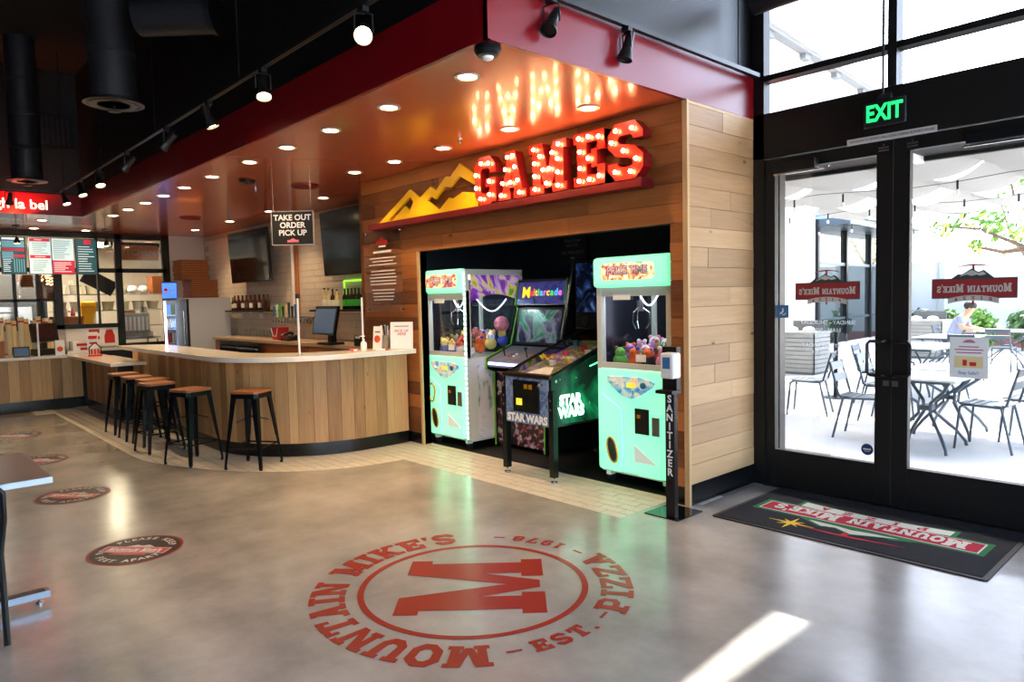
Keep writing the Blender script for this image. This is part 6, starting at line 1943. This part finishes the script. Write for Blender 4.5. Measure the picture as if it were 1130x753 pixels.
lp = [(-2.65, -.2, 3.1, .28), (-2.3, 0, 3.25, .3), (-2.0, -.1, 3.35, .32), (-1.7, 0, 3.2, .3), (-1.5, 0, 2.95, .28), (-1.2, .2, 3.6, .34), (-1.0, 0, 2.9, .3), (-1.1, .2, 4.1, .35), (-1.9, .1, 2.65, .2), (-.6, .1, 3.2, .35), (-.7, .1, 2.6, .25), (0, 0, 5, .7), (.6, 0, 4.6, .7), (-.6, .2, 5.5, .7), (1.0, 0, 5.4, .6), (-.2, 0, 3.2, .35)]
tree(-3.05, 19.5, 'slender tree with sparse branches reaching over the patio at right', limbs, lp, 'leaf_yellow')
big = [(random.uniform(-2.5, 2.5), random.uniform(-1.5, 1.5), random.uniform(4.6, 7.5), .8) for k in range(26)]
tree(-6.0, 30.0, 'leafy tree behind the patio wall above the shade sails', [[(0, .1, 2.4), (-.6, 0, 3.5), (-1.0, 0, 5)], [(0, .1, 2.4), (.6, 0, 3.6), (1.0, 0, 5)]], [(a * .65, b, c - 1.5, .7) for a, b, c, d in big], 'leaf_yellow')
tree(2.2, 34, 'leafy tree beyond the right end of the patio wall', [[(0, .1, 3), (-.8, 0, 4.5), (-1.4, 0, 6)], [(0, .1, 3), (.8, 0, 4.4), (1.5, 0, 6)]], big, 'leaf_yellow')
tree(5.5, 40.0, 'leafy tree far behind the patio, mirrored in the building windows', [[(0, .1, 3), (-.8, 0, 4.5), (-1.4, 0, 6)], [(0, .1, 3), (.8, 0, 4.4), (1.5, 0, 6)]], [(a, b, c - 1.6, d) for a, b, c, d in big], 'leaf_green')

# shade sails: scalloped sheets slung on cables
def fabric(name):
    m = bpy.data.materials.new(name)
    m.use_nodes = True
    t = m.node_tree
    t.nodes.remove(t.nodes['Principled BSDF'])
    a = t.nodes.new('ShaderNodeBsdfDiffuse')
    a.inputs[0].default_value = lin((196, 194, 190))
    b = t.nodes.new('ShaderNodeBsdfTranslucent')
    b.inputs[0].default_value = lin((120, 119, 116))
    mx = t.nodes.new('ShaderNodeMixShader')
    mx.inputs[0].default_value = .42
    t.links.new(a.outputs[0], mx.inputs[1])
    t.links.new(b.outputs[0], mx.inputs[2])
    t.links.new(mx.outputs[0], t.nodes['Material Output'].inputs[0])
    MATS[name] = m
fabric('sailcloth')
def sail(y0, y1, z, label, per=1.15):
    r = thing('shade_sail', label, 'shade sail', (-1.25, (y0 + y1) / 2, z), 0, 'shade sails over the patio')
    vs, fs = [], []
    nx, ny = 120, 8
    Lx, Ly = 10.3, (y1 - y0)
    for th in (0, .012):
        for j in range(ny + 1):
            for i in range(nx + 1):
                x = -Lx / 2 + Lx * i / nx
                v = j / ny
                ph = (x / per + .35 * (z - 3) * 3) % 1.0
                sag = .26 * (4 * (ph - .5) ** 2 - 1) * (0.65 + .35 * abs(2 * v - 1))
                vs.append((x, -Ly / 2 + Ly * v + (.1 * math.cos(2 * PI * ph) * (1 if v > .5 else -1) * abs(2 * v - 1)), sag + th + .12 * (2 * v - 1) ** 2))
    N = (nx + 1) * (ny + 1)
    for j in range(ny):
        for i in range(nx):
            a = j * (nx + 1) + i
            fs.append((a, a + nx + 1, a + nx + 2, a + 1))
            fs.append((N + a, N + a + 1, N + a + nx + 2, N + a + nx + 1))
    MB().add(vs, fs).build('cloth', 'sailcloth', r, smooth=True)
    for k in range(9):
        x = -Lx / 2 + k * per
        MB().cyl((x, -Ly / 2 - .3, .14), (x, Ly / 2 + .3, .14), .006, n=5).build('cable', 'steel', r)
sail(8.7, 10.9, 3.22, 'nearest scalloped white shade sail over the patio')
sail(11.6, 13.6, 3.3, 'second scalloped white shade sail over the patio')
sail(14.2, 16.6, 3.25, 'farthest scalloped white shade sail over the patio')
# string lights
mat('bulb_clear', (220, 222, 220), .1, emit=(255, 240, 210), es=.1)
for q, (y, z, l_) in enumerate(((9.0, 2.8, 'nearest string of hanging bulbs before the shade sails'), (11.2, 2.82, 'second string of hanging bulbs under the shade sails'), (13.9, 2.87, 'third string of hanging bulbs under the shade sails'), (16.9, 2.9, 'farthest string of hanging bulbs under the shade sails'))):
    r = thing('string_light', l_, 'string lights', (-1.0, y, z), 0, 'strings of bulbs over the patio')
    MB().tube([(-5.5 + k * .5, 0, .03 * math.cos(k * 1.3)) for k in range(19)], .0035, 5).build('wire', 'black_plastic', r)
    for k in range(14):
        x = -5.2 + k * .62 + .1 * (q % 2)
        so = MB().cyl((x, 0, -.1), (x, 0, 0), .012, n=7).build('lamp_socket', 'black_plastic', r)
        MB().ball((x, 0, -.13), .022, 8, 6, (1, 1, 1.5)).build('bulb', 'bulb_clear', so, smooth=True)

# ------------------------------------------------------------------ the man at the far table
def skin_body(name, V, E, rad, m, parent, loc, rz, root=0, sub=2):
    me = bpy.data.meshes.new(name)
    me.from_pydata(V, E, [])
    o = bpy.data.objects.new(name, me)
    COL.objects.link(o)
    o.parent = parent
    o.location = loc
    o.rotation_euler = (0, 0, rz)
    md = o.modifiers.new('skin', 'SKIN')
    md.use_smooth_shade = True
    if not me.skin_vertices:
        bpy.context.view_layer.update()
    sv = me.skin_vertices[0].data
    for i, r_ in enumerate(rad):
        sv[i].radius = r_ if isinstance(r_, tuple) else (r_, r_)
        sv[i].use_root = (i == root)
    ss = o.modifiers.new('sub', 'SUBSURF')
    ss.levels = sub
    ss.render_levels = sub
    me.materials.append(MATS[m])
    return o
mat('skin', (196, 146, 116), .6)
mat('shirt', (132, 142, 168), .8)
mat('jeans', (60, 66, 84), .9)
mat('hair', (26, 22, 20), .6)
mn = thing('person', 'man in grey-blue T-shirt seated and leaning over a patio table', 'person', (-4.82, 17.3, -.06))
# faces +X; pelvis on the seat, forearms on the table top
V = [(0, 0, .56), (.03, 0, .72), (.12, 0, .92), (.2, 0, 1.05), (.27, 0, 1.13), (.34, 0, 1.24), (.36, 0, 1.3),
     (.17, -.18, 1.03), (.24, -.26, .84), (.46, -.14, .80), (.54, -.1, .80),
     (.17, .18, 1.03), (.24, .26, .84), (.46, .14, .80), (.54, .1, .80),
     (.02, -.1, .54), (.42, -.12, .52), (.44, -.12, .1), (.56, -.12, .04),
     (.02, .1, .54), (.42, .12, .52), (.44, .12, .1), (.56, .12, .04)]
Ed = [(0, 1), (1, 2), (2, 3), (3, 4), (4, 5), (5, 6), (3, 7), (7, 8), (8, 9), (9, 10), (3, 11), (11, 12), (12, 13), (13, 14), (0, 15), (15, 16), (16, 17), (17, 18), (0, 19), (19, 20), (20, 21), (21, 22)]
rd = [(.16, .12), (.16, .12), (.17, .12), (.15, .1), (.06, .06), (.09, .1), (.08, .085), (.07, .07), (.05, .05), (.038, .038), (.035, .03), (.07, .07), (.05, .05), (.038, .038), (.035, .03), (.09, .09), (.07, .07), (.045, .045), (.04, .035), (.09, .09), (.07, .07), (.045, .045), (.04, .035)]
skin_body('body', V, Ed, rd, 'skin', mn, (0, 0, 0), 0)
# shirt, trousers, hair over the body
Vs = [(0, 0, .6), (.03, 0, .72), (.12, 0, .92), (.2, 0, 1.05), (.17, -.18, 1.03), (.225, -.245, .89), (.17, .18, 1.03), (.225, .245, .89)]
skin_body('shirt', Vs, [(0, 1), (1, 2), (2, 3), (3, 4), (4, 5), (3, 6), (6, 7)], [(.18, .14), (.18, .14), (.19, .14), (.165, .11), (.085, .085), (.07, .07), (.085, .085), (.07, .07)], 'shirt', mn, (0, 0, 0), 0)
Vt = [(0, 0, .56), (.02, -.1, .54), (.42, -.12, .52), (.44, -.12, .12), (.02, .1, .54), (.42, .12, .52), (.44, .12, .12)]
skin_body('trousers', Vt, [(0, 1), (1, 2), (2, 3), (0, 4), (4, 5), (5, 6)], [(.17, .13), (.105, .105), (.085, .085), (.065, .065), (.105, .105), (.085, .085), (.065, .065)], 'jeans', mn, (0, 0, 0), 0)
MB().ball((.325, 0, 1.30), .118, 12, 8, (1.05, .92, .85)).build('hair', 'hair', mn, smooth=True)
MB().ball((.44, 0, 1.24), .02, 8, 5).build('nose', 'skin', mn, smooth=True)
for s in (-1, 1):
    MB().ball((.425, s * .035, 1.275), .011, 6, 4).build('eye', 'black_plastic', mn, smooth=True)
    MB().ball((.33, s * .085, 1.24), .025, 6, 5, (.7, .4, 1.2)).build('ear', 'skin', mn, smooth=True)
    hnd = Vector((.56, s * .09, .785))
    for k in range(4):
        y = hnd.y + (k - 1.5) * .018
        MB().tube([(hnd.x, y, .79), (hnd.x + .05, y, .792), (hnd.x + .085 - .008 * abs(k - 1.5), y, .768)], .008, 6).build('finger', 'skin', mn, smooth=True)
    MB().tube([(hnd.x - .02, hnd.y - s * .03, .79), (hnd.x + .03, hnd.y - s * .05, .78)], .009, 6).build('thumb', 'skin', mn, smooth=True)
MB().ball((.425, 0, 1.195), .016, 6, 4, (.5, 1.6, .5)).build('mouth', mat('lips', (150, 90, 80), .6), mn, smooth=True)
cu_ = thing('paper_cup', 'small white paper cup on the table before the man', 'cup', (-3.95, 17.2, .725))
MB().lathe([(.03, 0), (.04, .11), (.038, .11), (.028, .005)], n=12).build('cup', 'white_plastic', cu_, smooth=True)
MB().cyl((0, 0, .11), (0, 0, .12), .042, n=12).build('lid', 'white_print', cu_)
